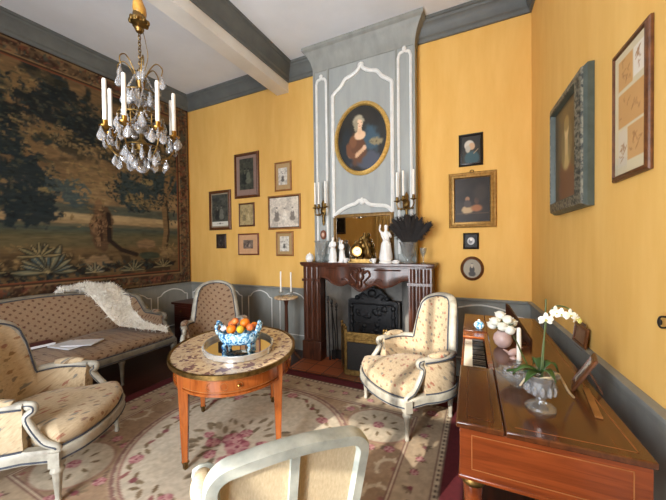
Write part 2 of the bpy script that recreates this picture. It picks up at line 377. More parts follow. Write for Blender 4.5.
# ------------------------------------------------------------------ the room
YB=3.60; YR=-1.4; ZC=3.95
dL=np.array([.0508,.9987]); dR=np.array([-.0532,.9986]); cL=np.array([-4.43,YB]); cR=np.array([.472,YB])
def onL(s,off=0): p=cL+dL*s+np.array([dL[1],-dL[0]])*off; return p
def onR(s,off=0): p=cR+dR*s+np.array([-dR[1],dR[0]])*off; return p
aL=math.atan2(dL[1],dL[0]); aR=math.atan2(dR[1],dR[0])
lr=onL(-5.007); rr=onR(-5.007)
TX0,TX1,TY=-1.915,-.64,3.45
def poly(name,pts,a,b,mat,plane='xy'): return MB().prism(pts,a,b,plane).build(name,mat,smooth=False)
E_=.12
struct(poly('floor',[(lr[0]-E_,YR-E_),(rr[0]+E_,YR-E_),(cR[0]+E_,4.1),(cL[0]-E_,4.1)],-.1,0,M['floor']))
struct(poly('ceiling',[(lr[0]-E_,YR-E_),(rr[0]+E_,YR-E_),(cR[0]+E_,4.1),(cL[0]-E_,4.1)],ZC,ZC+.1,M['ceil']))
a0=onL(0,-E_);b0=onL(-5.2,-E_);b1=onL(-5.2);
struct(poly('wall_left',[tuple(b1),tuple(cL),tuple(a0),tuple(b0)],0,ZC,M['yellow']))
a0=onR(0,-E_);b0=onR(-5.2,-E_);b1=onR(-5.2)
struct(poly('wall_right',[tuple(cR),tuple(b1),tuple(b0),tuple(a0)],0,ZC,M['yellow']))
w=MB(); w.bx(cL[0]-.12,TX0+.02,YB,YB+.12,0,ZC); w.bx(TX1-.02,cR[0]+.12,YB,YB+.12,0,ZC); w.bx(TX0,TX1,YB,YB+.12,1.3,ZC)
struct(w.build('wall_back',M['yellow'],smooth=False))
WX0,WX1,WZ0,WZ1=-2.02,-.72,.25,3.25
w=MB(); w.bx(lr[0]-.12,WX0,YR-.12,YR,0,ZC); w.bx(WX1,rr[0]+.12,YR-.12,YR,0,ZC); w.bx(WX0,WX1,YR-.12,YR,0,WZ0); w.bx(WX0,WX1,YR-.12,YR,WZ1,ZC)
struct(w.build('wall_rear',M['yellow'],smooth=False))
w=MB()
for x in (WX0+.03,WX1-.03,(WX0+WX1)/2): w.bx(x-.035,x+.035,YR-.09,YR-.03,WZ0,WZ1)
for x in (WX0+.33,WX1-.33): w.bx(x-.012,x+.012,YR-.08,YR-.04,WZ0,WZ1)
for z in (WZ0+.04,WZ1-.04,.95,1.45,2.65): w.bx(WX0,WX1,YR-.08,YR-.04,z-.02,z+.02)
w.bx(WX0,WX1,YR-.09,YR-.03,1.93,2.06)  # unseen thick transom, added to keep sun off the front chair's top rail
struct(w.build('window_1',M['white'],smooth=False))
# chimney breast above the mantel
w=MB(); w.bx(TX0,TX1,TY,YB,1.06,ZC); w.bx(TX0,-1.78,TY,YB+.1,0,1.06); w.bx(-.72,TX1,TY,YB+.1,0,1.06)
struct(w.build('wall_chimney_breast',M['trum'],smooth=False))
# pilaster edges of the chimney breast
w=MB()
for x in (TX0+.005,TX0+.205,TX1-.205,TX1-.005): w.bx(x-.012,x+.012,TY-.012,TY,1.25,3.75)
struct(w.build('trim_1',M['grey'],smooth=False))
# white mouldings on the chimney breast
def mould(name,paths,r=.02,closed=False,mat='white'):
    w=MB()
    for p in paths: w.tube(p,r,6,closed=closed)
    return struct(w.build(name,M[mat]))
def xz(pts,y): return [(x,y,z) for x,z in pts]
cx=-1.268
half=[(-.375,3.31),(-.335,3.345),(-.26,3.40),(-.20,3.475),(-.11,3.505),(-.035,3.55),(0,3.60)]
top=catmull([(cx+x,z) for x,z in half]+[(cx-x,z-.0) for x,z in half[-2::-1]],6)
bot=catmull([(cx+.375,1.83),(cx+.30,1.895),(cx+.17,1.915),(cx+.09,1.935),(cx+.03,1.985),(cx,1.955),(cx-.03,1.985),(cx-.09,1.95),(cx-.17,1.93),(cx-.30,1.87),(cx-.375,1.80)],6)
ring=[tuple(p) for p in top]+[(cx+.375,3.31),(cx+.375,1.83)]+[tuple(p) for p in bot]+[(cx-.375,1.80),(cx-.375,3.31)]
pl=[xz(ring,TY-.008)]
sp=[]
for x0,x1,z1 in ((-1.875,-1.735,3.55),(-.82,-.68,3.60)):
    xm=(x0+x1)/2
    sp.append(xz([(x0,1.34),(x0,z1-.05)]+[tuple(p) for p in catmull([(x0,z1-.05),(x0+.02,z1),(xm-.012,z1+.012),(xm,z1+.045),(xm+.012,z1+.012),(x1-.02,z1),(x1,z1-.05)],4)]+[(x1,1.34)],TY-.006))
w=MB()
for p in pl: w.tube(p,.024,6,closed=True)
w.ell((cx,TY-.01,3.60),(.04,.02,.035)); w.ell((cx,TY-.01,1.975),(.03,.02,.045))
struct(w.build('trim_2',M['white']))
w=MB()
for p in sp: w.tube(p,.017,6,closed=True); w.ell(((p[0][0]+p[-1][0])/2,TY-.01,max(q[2] for q in p)),(.025,.014,.025))
struct(w.build('trim_3',M['white']))
# beam, cornices
BX0,BX1=-2.60,-2.405
struct(poly('trim_4',[(BX0,YR),(BX1,YR),(BX1,YB),(BX0,YB)],3.60,ZC,M['beamwhite']))
cor=[(0,0),(.022,0),(.028,.035),(.045,.05),(.055,.10),(.09,.15),(.105,.16),(.112,.185),(.125,.19),(.125,.22),(0,.22)]
w=MB(); w.sweep([(*lr,3.73),(*cL,3.73),(BX0,YB,3.73)],cor); o=struct(w.build('trim_5',M['dkgrey'],ang=25))
w=MB(); w.sweep([(BX1,YR,3.73),(BX1,YB,3.73),(TX0,YB,3.73)],cor); struct(w.build('trim_6',M['dkgrey'],ang=25))
w=MB(); w.sweep([(TX1,YB,3.73),(*cR,3.73),(*rr,3.73)],cor); struct(w.build('trim_10',M['dkgrey'],ang=25))
cort=[(0,0),(.008,0),(.012,.06),(.03,.13),(.06,.19),(.085,.22),(.09,.235),(.10,.24),(.115,.255),(.115,.29),(0,.29)]
w=MB(); w.sweep([(TX0,YB,3.66),(TX0,TY,3.66),(TX1,TY,3.66),(TX1,YB,3.66)],cort); struct(w.build('trim_11',M['grey'],ang=25))
# wainscot
RAILZ=.86
railp=[(0,-.07),(.014,-.07),(.02,-.035),(.035,-.02),(.04,0),(.0,0)]
def wain(idx,path):
    w=MB(); w.sweep([(*p,0) for p in path],[(0,0),(.014,0),(.014,.80),(0,.80)])
    w.sweep([(*p,RAILZ) for p in path],railp)
    w.sweep([(*p,0) for p in path],[(0,0),(.03,0),(.03,.13),(.022,.15),(0,.15)])
    struct(w.build('trim_%d'%idx,M['grey'],ang=25))
wain(7,[tuple(lr),tuple(cL),(-2.045,YB)]); wain(8,[(-.44,YB),tuple(cR),tuple(rr)])
def arch(x0,x1,zb,zt,f):      # arched panel line in wall coordinates
    xm=(x0+x1)/2; h=.10
    pts=[(x0,zb),(x0,zt-h)]+[tuple(p) for p in catmull([(x0,zt-h),(x0+.04*(x1-x0)/.45,zt-h*.9),(x0+.22*(x1-x0),zt-h*.35),(xm,zt),(x1-.22*(x1-x0),zt-h*.35),(x1-.04*(x1-x0)/.45,zt-h*.9),(x1,zt-h)],5)]+[(x1,zb)]
    return [f(p) for p in pts]
fb=lambda p:(p[0],YB-.018,p[1])
w=MB()
for x0,x1 in ((-3.17,-2.735),(-2.59,-2.13),(-.37,.40)): w.tube(arch(x0,x1,.2,.79,fb),.009,5,closed=True)
for x0,x1 in ((-4.38,-3.9),(-3.82,-3.3)): w.tube(arch(x0,x1,.2,.79,fb),.009,5,closed=True)
fl=lambda p:(*onL(p[0],.018),p[1]); fr=lambda p:(*onR(p[0],.018),p[1])
for x0,x1 in ((-.60,-.10),(-1.3,-.7),(-2.0,-1.4),(-2.7,-2.1)): w.tube(arch(x0,x1,.2,.78,fl),.009,5,closed=True)
struct(w.build('trim_9',M['white']))
# firebox
w=MB(); zf=1.2
w.prism([(-1.78,3.45),(-1.60,3.88),(-1.60,4.0),(-1.9,4.0),(-1.9,3.45)],0,zf); w.prism([(-.72,3.45),(-.6,3.45),(-.6,4.0),(-.9,4.0),(-.9,3.88)],0,zf)
w.bx(-1.62,-.88,3.88,4.0,0,zf); w.bx(-1.9,-.6,3.62,4.0,zf,zf+.06)
struct(w.build('wall_firebox',M['ash'],smooth=False))
w=MB(); w.bx(-1.60,-.90,3.76,3.88,0,.72); struct(w.build('wall_fire_bricks',M['soot'],smooth=False))
w=MB(); w.bx(-2.04,-.42,2.975,3.87,0,.006); o=w.build('floor_hearth',M['tile'],smooth=False); struct(o)
# curtain and a picture on the window wall, seen in the mirror
w=MB(); P=[]
for t in np.linspace(0,1,50): P.append([(-2.62+.62*t,YR+.08+.035*math.sin(t*38),z) for z in (.02,1.2,2.4,3.4)])
w.grid(np.array(P)); o=w.build('window_curtain',M['curtain'],None,ang=180,solid=.004); tag(o,'pale gold curtain hanging beside the window, seen in the mantel mirror','curtain')
# ------------------------------------------------------------------ tapestry
def make_tapestry():
    s0,s1,z0,z1=-4.3,-.035,.862,3.727; im=Img(s1-s0,z1-z0,.0125,(112,88,58),3)
    def b(s,z,rx,rz,c,**k): im.blob(s-s0,z-z0,rx,rz,c,**k)
    n1=im.nz(2.2,5); n2=im.nz(7,4); n3=im.nz(16,3); strk=im.nz(9,3,.5,1.6)
    im.mixm(smooth01((n1-.45)*4),(136,110,74),.7); im.mixm(smooth01((n2-.5)*5),(92,70,46),.6)
    H=im.Y+z0; Sx=im.X+s0
    # upper foliage
    fol=smooth01((n1*.5+n2*.5-.50+.10*(H-2.9))*10)*smooth01((H-2.35)*2.2)
    im.mixm(fol,(38,38,32),.95); im.mixm(fol*smooth01((n3-.5)*6),(66,62,44),.7); im.mixm(fol*smooth01((strk-.52)*7),(34,46,48),.8)
    hi=smooth01((.52-n1)*8)*smooth01((n2-.5)*6)*smooth01((H-2.3)*2)*smooth01((3.5-H)*4); im.mixm(hi,(142,112,70),.75)
    # middle landscape: pale hill, distant bands
    im.mixm(smooth01((2.45-H)*3),(128,104,72),.75); im.mixm(smooth01((2.3-H)*4)*smooth01((n2-.48)*6),(152,126,88),.7)
    wob=.5*(n2-.5)
    for z,hh,c,al in ((1.93,.09,(66,74,66),.8),(1.84,.05,(168,144,104),.9),(1.77,.045,(150,126,90),.9),(1.72,.04,(84,82,64),.9),(1.66,.06,(64,72,62),.9),(1.55,.12,(84,78,52),.8)):
        im.mixm(1-smooth01((np.abs(H-z+.04*(n1-.5))-hh*.6)/(hh*.6)),c,al)
    im.mixm(smooth01((1.52-H)*9),(92,72,44),.8); im.mixm(smooth01((1.45-H)*6)*smooth01((n2-.52)*7),(54,42,28),.9)
    w1=1.6*(n2-.5)+1.0*(n3-.5)
    for s,z,rx,rz in ((-2.12,2.30,.30,.26),(-2.05,2.02,.30,.24),(-2.45,2.2,.3,.3),(-2.0,1.82,.26,.14),(-2.25,2.6,.2,.25),(-2.9,2.1,.4,.4),(-3.5,2.3,.4,.5)): b(s,z,rx,rz,(34,42,44),soft=.3,wob=w1,al=.95)
    for s,z,rx,rz in ((-1.69,2.22,.17,.10),(-1.62,2.06,.14,.1)): b(s,z,rx,rz,(62,74,74),soft=.3,wob=w1,al=.9)
    for s,z,rx,rz in ((-1.0,2.30,.2,.2),(-.78,2.25,.25,.18),(-.62,2.5,.25,.2),(-.9,2.05,.2,.1),(-.35,2.4,.16,.22)): b(s,z,rx,rz,(48,60,60),soft=.3,wob=w1,al=.95)
    for s,z,rx,rz in ((-.93,2.16,.1,.07),(-.78,2.10,.09,.06),(-.72,2.42,.12,.06),(-1.9,2.12,.09,.04)): b(s,z,rx,rz,(134,114,74),soft=.4,wob=w1*.7,al=.9)
    for s,z,rx,rz in ((-1.95,3.15,.3,.13),(-1.65,3.0,.3,.12),(-2.2,2.9,.3,.14),(-1.4,2.85,.22,.12),(-1.75,3.3,.2,.08),(-2.6,3.2,.4,.15),(-1.2,3.1,.25,.12),(-.9,2.9,.3,.14),(-.5,3.0,.25,.16),(-.6,3.3,.3,.1)): b(s,z,rx,rz,(30,34,34),soft=.35,wob=w1,al=.92)
    # trunks
    im.line([(-.50-s0,1.35-z0),(-.44-s0,1.7-z0),(-.47-s0,2.1-z0),(-.40-s0,2.6-z0),(-.5-s0,3.0-z0)],.055,(118,94,62)); im.line([(-.46-s0,1.35-z0),(-.40-s0,1.7-z0),(-.43-s0,2.2-z0)],.018,(60,46,32))
    im.line([(-.44-s0,2.2-z0),(-.28-s0,2.55-z0)],.025,(104,82,54))
    # ruined stump with herm
    b(-1.33,1.72,.15,.33,(84,62,42),soft=.2,wob=.4*(n3-.5)); b(-1.38,1.75,.09,.26,(126,96,66),soft=.5,wob=1.0*(n3-.5)); b(-1.36,2.02,.05,.08,(120,92,62),soft=.3)
    im.line([(-1.25-s0,1.9-z0),(-1.24-s0,1.55-z0),(-1.1-s0,1.42-z0),(-.9-s0,1.35-z0)],.035,(40,30,22)); im.line([(-1.34-s0,1.8-z0),(-1.33-s0,1.55-z0)],.02,(60,40,28))
    b(-1.38,1.27,.17,.10,(128,104,74),soft=.3,wob=.6*(n3-.5)); b(-.75,1.5,.17,.08,(126,100,70),soft=.3,wob=.5*(n3-.5)); b(-.42,1.38,.16,.1,(130,106,74),soft=.5,wob=1.2*(n3-.5))
    b(-.7,1.33,.2,.06,(58,64,48),soft=.4,wob=.6*(n3-.5))
    # dark foreground
    for s in np.arange(-4.2,-.2,.16):
        b(s+im.rng.uniform(-.05,.05),1.17+im.rng.uniform(-.02,.05),.12,.045,(30,24,20),soft=.4,wob=.9*(n3-.5),al=.9)
    def leaves(s_,z,rx,rz,n_,cols,sz=.035):
        for k in range(n_):
            a=im.rng.uniform(0,6.28); q=math.sqrt(im.rng.uniform(0,1)); L=sz*im.rng.uniform(.5,1.2)
            im.leaf(s_-s0+math.cos(a)*q*rx,z-z0+math.sin(a)*q*rz,L,L*.42,cols[im.rng.integers(len(cols))],ang=im.rng.normal(-.5,.7),al=.75)
    dkc=((26,30,30),(34,42,44),(44,52,48),(70,70,52)); ltc=((140,116,76),(120,98,62),(100,84,56)); 
    for s_,z,rx,rz,n_,c in ((-2.0,3.05,.5,.35,260,dkc),(-1.3,3.0,.45,.3,200,dkc),(-.7,3.05,.5,.35,220,dkc),(-2.7,3.0,.6,.4,150,dkc),(-2.1,2.2,.36,.42,260,dkc),(-.85,2.25,.42,.3,240,dkc),(-1.65,2.15,.2,.16,70,((62,74,74),(80,88,80))),(-1.9,2.75,.45,.2,120,ltc),(-1.1,2.72,.5,.2,120,ltc),(-2.2,3.3,.3,.15,60,ltc),(-1.5,2.35,.4,.18,130,ltc),(-.8,2.12,.25,.12,60,ltc),(-.4,1.4,.18,.12,60,ltc),(-1.45,1.9,.3,.25,40,ltc),(-2.0,1.3,.5,.2,110,ltc),(-1.0,1.2,.7,.08,130,dkc),(-2.0,1.15,.6,.07,90,dkc),(-.4,2.6,.25,.4,130,dkc),(-.3,2.2,.2,.4,80,dkc),(-2.3,2.7,.3,.3,130,dkc)): leaves(s_,z,rx,rz,n_,c)
    for k in range(60):
        a=im.rng.uniform(0,6.28); im.leaf(-1.36-s0+.11*math.cos(a)*im.rng.random(),1.72-z0+.27*math.sin(a)*im.rng.random(),.03,.01,((54,38,28),(140,108,74),(100,72,48))[k%3],ang=1.57+im.rng.normal(0,.4),al=.8)
    # big leaved plants
    def plant(s,z,r,c1,c2,n=9):
        for k in range(n):
            a=PI*(.02+.96*k/(n-1)); a+=im.rng.uniform(-.08,.08); L=r*im.rng.uniform(.75,1.1)
            im.blob(s-s0+math.cos(a)*L*.55,z-z0+math.sin(a)*L*.5,L*.5,L*.15,(44,40,30),soft=.3,ang=a); im.blob(s-s0+math.cos(a)*L*.55,z-z0+math.sin(a)*L*.5,L*.46,L*.10,c1 if k%2 else c2,soft=.4,ang=a)
            im.line([(s-s0,z-z0),(s-s0+math.cos(a)*L*.95,z-z0+math.sin(a)*L*.9)],.008,(150,132,92),al=.7)
    plant(-1.88,1.17,.34,(70,84,84),(104,104,84),11); plant(-1.95,1.36,.2,(96,92,66),(110,98,66),7); plant(-2.4,1.2,.22,(110,92,60),(90,80,54),7)
    plant(-1.42,1.14,.14,(84,96,98),(110,112,104),7); plant(-.95,1.13,.16,(72,80,66),(100,98,74),7); plant(-.5,1.15,.14,(92,84,58),(104,92,62),7); plant(-3.2,1.2,.4,(70,84,84),(104,104,84),11)
    im.vary(.16,30,2,.4,2)
    # border
    bw=.20; W_,H_=im.w,im.h
    edge=np.minimum(np.minimum(im.X,W_-im.X),np.minimum(im.Y,H_-im.Y)); bm_=(edge<bw).astype(float)
    im.mixm(bm_,(92,72,50)); nb=im.nz(11,3); im.mixm(bm_*smooth01((nb-.5)*9),(58,40,30),.9); im.mixm(bm_*smooth01((.40-nb)*9),(138,108,74),.8)
    nb2=im.nz(9,2); im.mixm(bm_*smooth01((nb2-.66)*14),(120,62,46),.6); im.mixm(bm_*smooth01((.33-nb2)*14),(70,78,70),.6)
    for e,wd,c in ((.012,.014,(48,34,26)),(.03,.008,(134,108,72)),(bw-.006,.012,(54,38,28)),(bw-.028,.008,(142,114,74)),(bw+.01,.008,(126,70,44))): im.mixm(1-smooth01((np.abs(edge-e)-wd*.5)/.008),c,.9)
    for k in range(1500):
        side=k%4; u=im.rng.random(); e=im.rng.uniform(.03,.17); x,y=((u*W_,e),(u*W_,H_-e),(e,u*H_),(W_-e,u*H_))[side]
        im.leaf(x,y,.028,.011,((50,36,28),(128,100,68),(110,62,46),(66,70,58),(84,62,42))[k%5],ang=im.rng.uniform(0,3.1),al=.8)
    im.a=im.a*.93
    ss=im.X.ravel()+s0; zz=im.Y.ravel()+z0
    off=.022+.006*np.sin(ss*5+.6*zz)*(1-(zz-z0)/(z1-z0))
    P=cL[None]+dL[None]*ss[:,None]+np.array([[dL[1],-dL[0]]])*off[:,None]
    V=np.stack([P[:,0],P[:,1],zz],1)
    o=colmesh('tapestry',V,gridfaces(im.nx,im.ny),im.a.reshape(-1,3),M['tapestry'])
    m=o.modifiers.new('solid','SOLIDIFY'); m.thickness=.008; m.offset=-1
    tag(o,'large old woven tapestry of dark trees hanging on the left wall','tapestry')
make_tapestry()
# ------------------------------------------------------------------ rug
def make_rug():
    x0,x1,y0,y1=-3.08,-.09,.42,2.93; im=Img(x1-x0,y1-y0,.0105,(184,154,124),5); W_,H_=im.w,im.h
    n=im.nz(5,4); n3=im.nz(20,3); im.mixm(smooth01((n-.45)*4),(172,142,114),.6)
    cxm,cym=-1.62-x0,1.73-y0
    def rose(x,y,r,c=((196,128,132),(158,78,92),(214,164,158))):
        im.blob(x,y,r,r*.9,c[1],soft=.25,wob=.5*(n3-.5))
        for k in range(7):
            a=2*PI*k/7+im.rng.uniform(0,.5); im.blob(x+math.cos(a)*r*.6,y+math.sin(a)*r*.55,r*.38,r*.3,c[0] if k%2 else c[2],soft=.4,ang=a)
        im.blob(x,y,r*.42,r*.4,c[2],soft=.3); im.blob(x,y,r*.2,r*.2,c[1],soft=.4)
    def leaf(x,y,a,L,c=(132,112,84)): im.blob(x+math.cos(a)*L*.5,y+math.sin(a)*L*.5,L*.5,L*.2,c,soft=.35,ang=a)
    def sprig(x,y,r,col=None):
        for k in range(6): leaf(x,y,im.rng.uniform(0,2*PI),r*im.rng.uniform(.8,1.4),((150,130,102),(160,138,108),(136,110,92))[k%3])
        rose(x,y,r*.7) if im.rng.random()<.6 else im.blob(x,y,r*.4,r*.4,(140,80,84),soft=.3)
    # scrollwork on the tan field
    def scroll(x,y,r,a0,dirn,c=(228,208,178)):
        pts=[]
        for k in range(26):
            t=k/25; a=a0+dirn*t*4.6; q=r*(1-.85*t); pts.append((x+math.cos(a)*q,y+math.sin(a)*q))
        im.line(pts,.016,c,al=.95)
        for k in range(3,22,4): leaf(pts[k][0],pts[k][1],a0+dirn*k/25*4.6+dirn*1.0,r*.42,c)
        im.blob(pts[-1][0],pts[-1][1],.022,.022,(168,112,100),soft=.4)
    rg=im.rng
    for gx in np.arange(.42,W_-.3,.27):
        for gy in np.arange(.42,H_-.3,.27):
            if ((gx-cxm)/.92)**2+((gy-cym)/.9)**2>1.0: scroll(gx+rg.uniform(-.03,.03),gy+rg.uniform(-.03,.03),.11,rg.uniform(0,6.3),1 if rg.random()<.5 else -1)
    # borders
    ed=np.minimum(np.minimum(im.X,W_-im.X),np.minimum(im.Y,H_-im.Y))
    band=lambda a,b:(smooth01((ed-a)/.006)*smooth01((b-ed)/.006))
    im.mixm((ed<.40).astype(float),(200,176,146)); im.mixm(band(.375,.41),(150,112,98)); im.mixm(band(.385,.40),(222,202,172))
    dots=[(d,0) for d in np.arange(.3,W_-.3,.15)]
    for d in np.arange(.28,W_-.25,.135):
        for yy in (.27,H_-.27): sprig(d,yy+rg.uniform(-.02,.02),.045)
    for d in np.arange(.28,H_-.25,.135):
        for xx in (.27,W_-.27): sprig(xx+rg.uniform(-.02,.02),d,.045)
    im.mixm(band(.13,.165),(214,194,164)); along=np.where(np.minimum(im.X,W_-im.X)<np.minimum(im.Y,H_-im.Y),im.Y,im.X)
    im.mixm(band(.135,.16)*((along*22)%1>.5),(92,72,62)); im.mixm((ed<.125).astype(float),(104,38,44)); im.mixm(band(.0,.02),(72,26,32),.7)
    im.mixm(band(.115,.13),(60,34,34)); im.mixm(band(.165,.18),(128,96,84))
    # corner blocks and small cream ovals
    for sx_,sy_ in ((0,0),(1,0),(0,1),(1,1)):
        X_=lambda t:t if sx_==0 else W_-t; Y_=lambda t:t if sy_==0 else H_-t
        im.blob(X_(.275),Y_(.275),.10,.10,(216,196,164),soft=.15); im.blob(X_(.275),Y_(.275),.085,.085,(188,158,126),soft=.1); rose(X_(.275),Y_(.275),.05)
        im.blob(X_(.64),Y_(.62),.27,.23,(176,138,118),soft=.06); im.blob(X_(.64),Y_(.62),.255,.215,(218,202,176),soft=.06)
        for k in range(9):
            a=2*PI*k/9; leaf(X_(.64)+math.cos(a)*.1,Y_(.62)+math.sin(a)*.08,a,.07)
        rose(X_(.64),Y_(.62),.05)
        for k in range(8):
            a=PI*.1+k*.42; rr_=.33; sprig(X_(.64+math.cos(a-1.2)*rr_),Y_(.62+math.sin(a-1.2)*rr_*.85),.06)
    # centre medallion
    for r_,c in ((.835,(196,170,140)),(.825,(150,112,102)),(.80,(208,186,158)),(.785,(166,124,112)),(.77,(222,208,184))): im.blob(cxm,cym,r_,r_*.98,c,soft=.015)
    ang=np.arctan2(im.Y-cym,im.X-cxm); dd=np.hypot(im.X-cxm,(im.Y-cym)/.98); im.mixm(((dd>.787)&(dd<.80)&((ang*26/PI)%1>.5)).astype(float),(206,186,160))
    im.mixm((dd<.765).astype(float)*smooth01((n-.5)*5),(212,196,170),.5)
    for k in range(40):
        a=2*PI*k/40; q=.66+.035*math.sin(a*5); x,y=cxm+math.cos(a)*q,cym+math.sin(a)*q
        leaf(x,y,a+PI/2+rg.uniform(-.9,.9),.09,((146,126,98),(152,130,102),(160,104,98))[k%3]); leaf(x,y,a-PI/2+rg.uniform(-.9,.9),.08,(136,114,86))
        if k%5==0: rose(x,y,.055)
        elif k%5==2: im.blob(x,y,.028,.028,(150,88,90),soft=.3)
    for k in range(54):
        a=rg.uniform(0,2*PI); q=rg.uniform(.1,.38); x,y=cxm+.04+math.cos(a)*q,cym-.08+math.sin(a)*q*.75
        leaf(x,y,a+rg.uniform(-.6,.6),rg.uniform(.07,.13),((148,130,104),(160,142,114),(128,112,88))[k%3])
    for dx,dy,r_ in ((0,0,.10),(.13,-.03,.085),(-.10,.06,.08),(.05,-.14,.09),(.16,.09,.06),(-.2,-.04,.06),(-.05,.15,.055),(-.12,-.14,.05),(-.30,.02,.045)): rose(cxm+.05+dx,cym-.10+dy,r_)
    im.vary(.10,45,2); im.a*=.86
    X=im.X.ravel()+x0; Y=im.Y.ravel()+y0; Z=np.full(X.size,.0125)
    V=np.stack([X,Y,Z],1); o=colmesh('rug',V,gridfaces(im.nx,im.ny),im.a.reshape(-1,3),M['rug'])
    m=o.modifiers.new('solid','SOLIDIFY'); m.thickness=.0095; m.offset=-1
    tag(o,'large tan and cream floral rug with round rose medallion and maroon edge','rug')
make_rug()
# ------------------------------------------------------------------ upholstered seats
def shell_seat(root,plan_half,front_half,hfun,zr0,zr1,zcush,fab,rake,legs,legh,pad_to,thick=.05,nz=12,leg_r=.026,mat_paint='paintgrey',cush_r=.05):
    """plan_half: arm front -> back middle (x<0); front_half: seat front from corner to middle (x<0, y negative)"""
    half=catmull(plan_half,9); full=np.array([tuple(p) for p in half]+[(-p[0],p[1]) for p in half[-2::-1]])
    d=np.r_[0,np.cumsum(np.hypot(*np.diff(full,axis=0).T))]; t=2*d/d[-1]-1     # -1..1
    N=len(full); tan=np.gradient(full,axis=0); tan/=np.linalg.norm(tan,axis=1)[:,None]; nrm=np.stack([tan[:,1],-tan[:,0]],1)  # inward
    if np.mean((full.mean(0)-full)*nrm)<0: nrm=-nrm
    H=np.array([hfun(abs(x)) for x in t])
    def off(i,z):
        w=smooth01(1-abs(t[i])/.55); return np.array([0,rake*w*max(0,z-zr1)])
    def shellpt(i,z,k): p=full[i]+nrm[i]*k+off(i,z); return (p[0],p[1],z)
    out=[];inn=[]
    for i in range(N):
        out.append([shellpt(i,zr1-.03+(H[i]-.012-zr1+.03)*k/nz,0.006+.012*math.sin(PI*k/nz)*-1) for k in range(nz+1)])
        inn.append([shellpt(i,zr1-.0+(H[i]-.012-zr1)*k/nz,thick+.022*math.sin(PI*min(1,k/nz))) for k in range(nz+1)])
    w=MB(); ring=[np.concatenate([np.array(out[i]),np.array(inn[i])[::-1]]) for i in range(N)]
    w.grid(np.array(ring)); L=2*(nz+1)
    w.f+= [tuple(range(L)),tuple((N-1)*L+k for k in range(L-1,-1,-1))]
    w.build('backrest',fab,root)
    topp=[np.array(shellpt(i,H[i],thick*.5)) for i in range(N)]
    w=MB(); w.sweep(topp,[(-.028,-.016),(.028,-.016),(.031,0),(.024,.013),(.008,.018),(-.008,.018),(-.024,.013),(-.031,0)]); w.build('top_rail',M[mat_paint],root,ang=60)
    w=MB(); w.tube([p+np.array([*(nrm[i]*.036),-.012]) for i,p in enumerate(topp)],.0055,5); w.tube([p-np.array([*(nrm[i]*.034),.014]) for i,p in enumerate(topp)],.0055,5)
    w.build('braid_trim',M['braid'],root)
    # seat frame
    fh=catmull(front_half,8); fr_=[(-p[0],p[1]) for p in fh[::-1][1:]] if abs(fh[-1][0])<1e-6 else []
    front=[tuple(p) for p in fh]+[(-p[0],p[1]) for p in fh[-2::-1]]
    ringp=[tuple(p) for p in full[::-1]]           # right front -> back -> left front
    closed=[tuple(p) for p in front]+ringp          # left corner -> right corner -> around the back
    zc=(zr0+zr1)/2; hh=(zr1-zr0)/2
    w=MB(); w.sweep([(p[0],p[1],zc) for p in closed],[(-.012,-hh),(.012,-hh),(.02,-hh*.7),(.016,0),(.02,hh*.75),(.012,hh),(-.03,hh),(-.03,-hh)],closed=True); w.build('seat_frame',M[mat_paint],root,ang=50)
    w=MB(); w.tube([(p[0]*1.0,p[1],zr1+.006) for p in front],.005,5); w.sweep([(p[0],p[1],zr0+.016) for p in closed],[(.014,-.0045),(.022,-.0045),(.022,.0045),(.014,.0045)],closed=True)
    w.tube([(full[i][0]-nrm[i][0]*.01,full[i][1]-nrm[i][1]*.01,zr1-.0) for i in range(N)],.006,5); w.build('nail_trim',M['braid'],root)
    # seat cushion
    inner=[tuple(full[i]+nrm[i]*(thick+.012)) for i in range(N-1,-1,-1)]
    outl=np.array([(p[0]*.97,p[1]*.985) for p in front]+inner); c0=outl.mean(0)
    rows=[]
    for z,k in ((zr1-.04,.97),(zr1+.01,1.0),(zcush-.045,1.03),(zcush-.015,1.0),(zcush,.92),(zcush+.012,.6),(zcush+.016,.25)):
        rows.append([(c0[0]+(p[0]-c0[0])*k,c0[1]+(p[1]-c0[1])*k,z+.006*math.sin(p[0]*9+p[1]*7)) for p in outl])
    w=MB(); P=np.transpose(np.array(rows),(1,0,2)); w.grid(P,closed_u=True); nn=len(outl); b=len(w.v)
    w.f.append(tuple(i*len(rows)+len(rows)-1 for i in range(nn))); w.f.append(tuple(i*len(rows) for i in range(nn-1,-1,-1)))
    w.build('seat_cushion',fab,root,ang=80)
    # arms: support, scroll, pad
    p0=np.array(shellpt(0,H[0],thick*.5)); fc=np.array([*front[0],zr1-.01])
    for s in (1,-1):
        a=p0*np.array([s,1,1]); c=fc*np.array([s,1,1])
        pts=catmull([a+np.array([0,.03,0]),a+np.array([0,-.035,-.004]),a+np.array([0,-.045,-.035]),a*.62+c*.38+np.array([0,.05,.02]),a*.3+c*.7+np.array([s*-.006,.025,-.02]),c+np.array([0,.004,.012]),c+np.array([0,.004,-.05])],6)
        w=MB(); w.tube(pts,[.019+.004*math.sin(i/len(pts)*PI) for i in range(len(pts))],8); w.ell(a+np.array([0,-.026,-.01]),(.025,.028,.024)); 
        w.box(c+np.array([0,.008,-.045]),(.056,.056,.085)); w.build('arm_support',M[mat_paint],root,ang=50)
        w=MB(); w.tube([q+np.array([s*-.019,-.006,0]) for q in pts[3:-6]],.005,5); w.tube([q+np.array([s*.019,.006,0]) for q in pts[8:-6]],.005,5); w.build('braid_trim',M['braid'],root)
        idx=[i for i in range(N) if t[i]<-1+pad_to and t[i]>-1+.05]
        pp=[np.array(shellpt(i,H[i]+.018,thick*.5))*np.array([s,1,1]) for i in idx]
        sc=[.55+.45*math.sin(PI*(k+.6)/(len(pp)+.2)) for k in range(len(pp))]
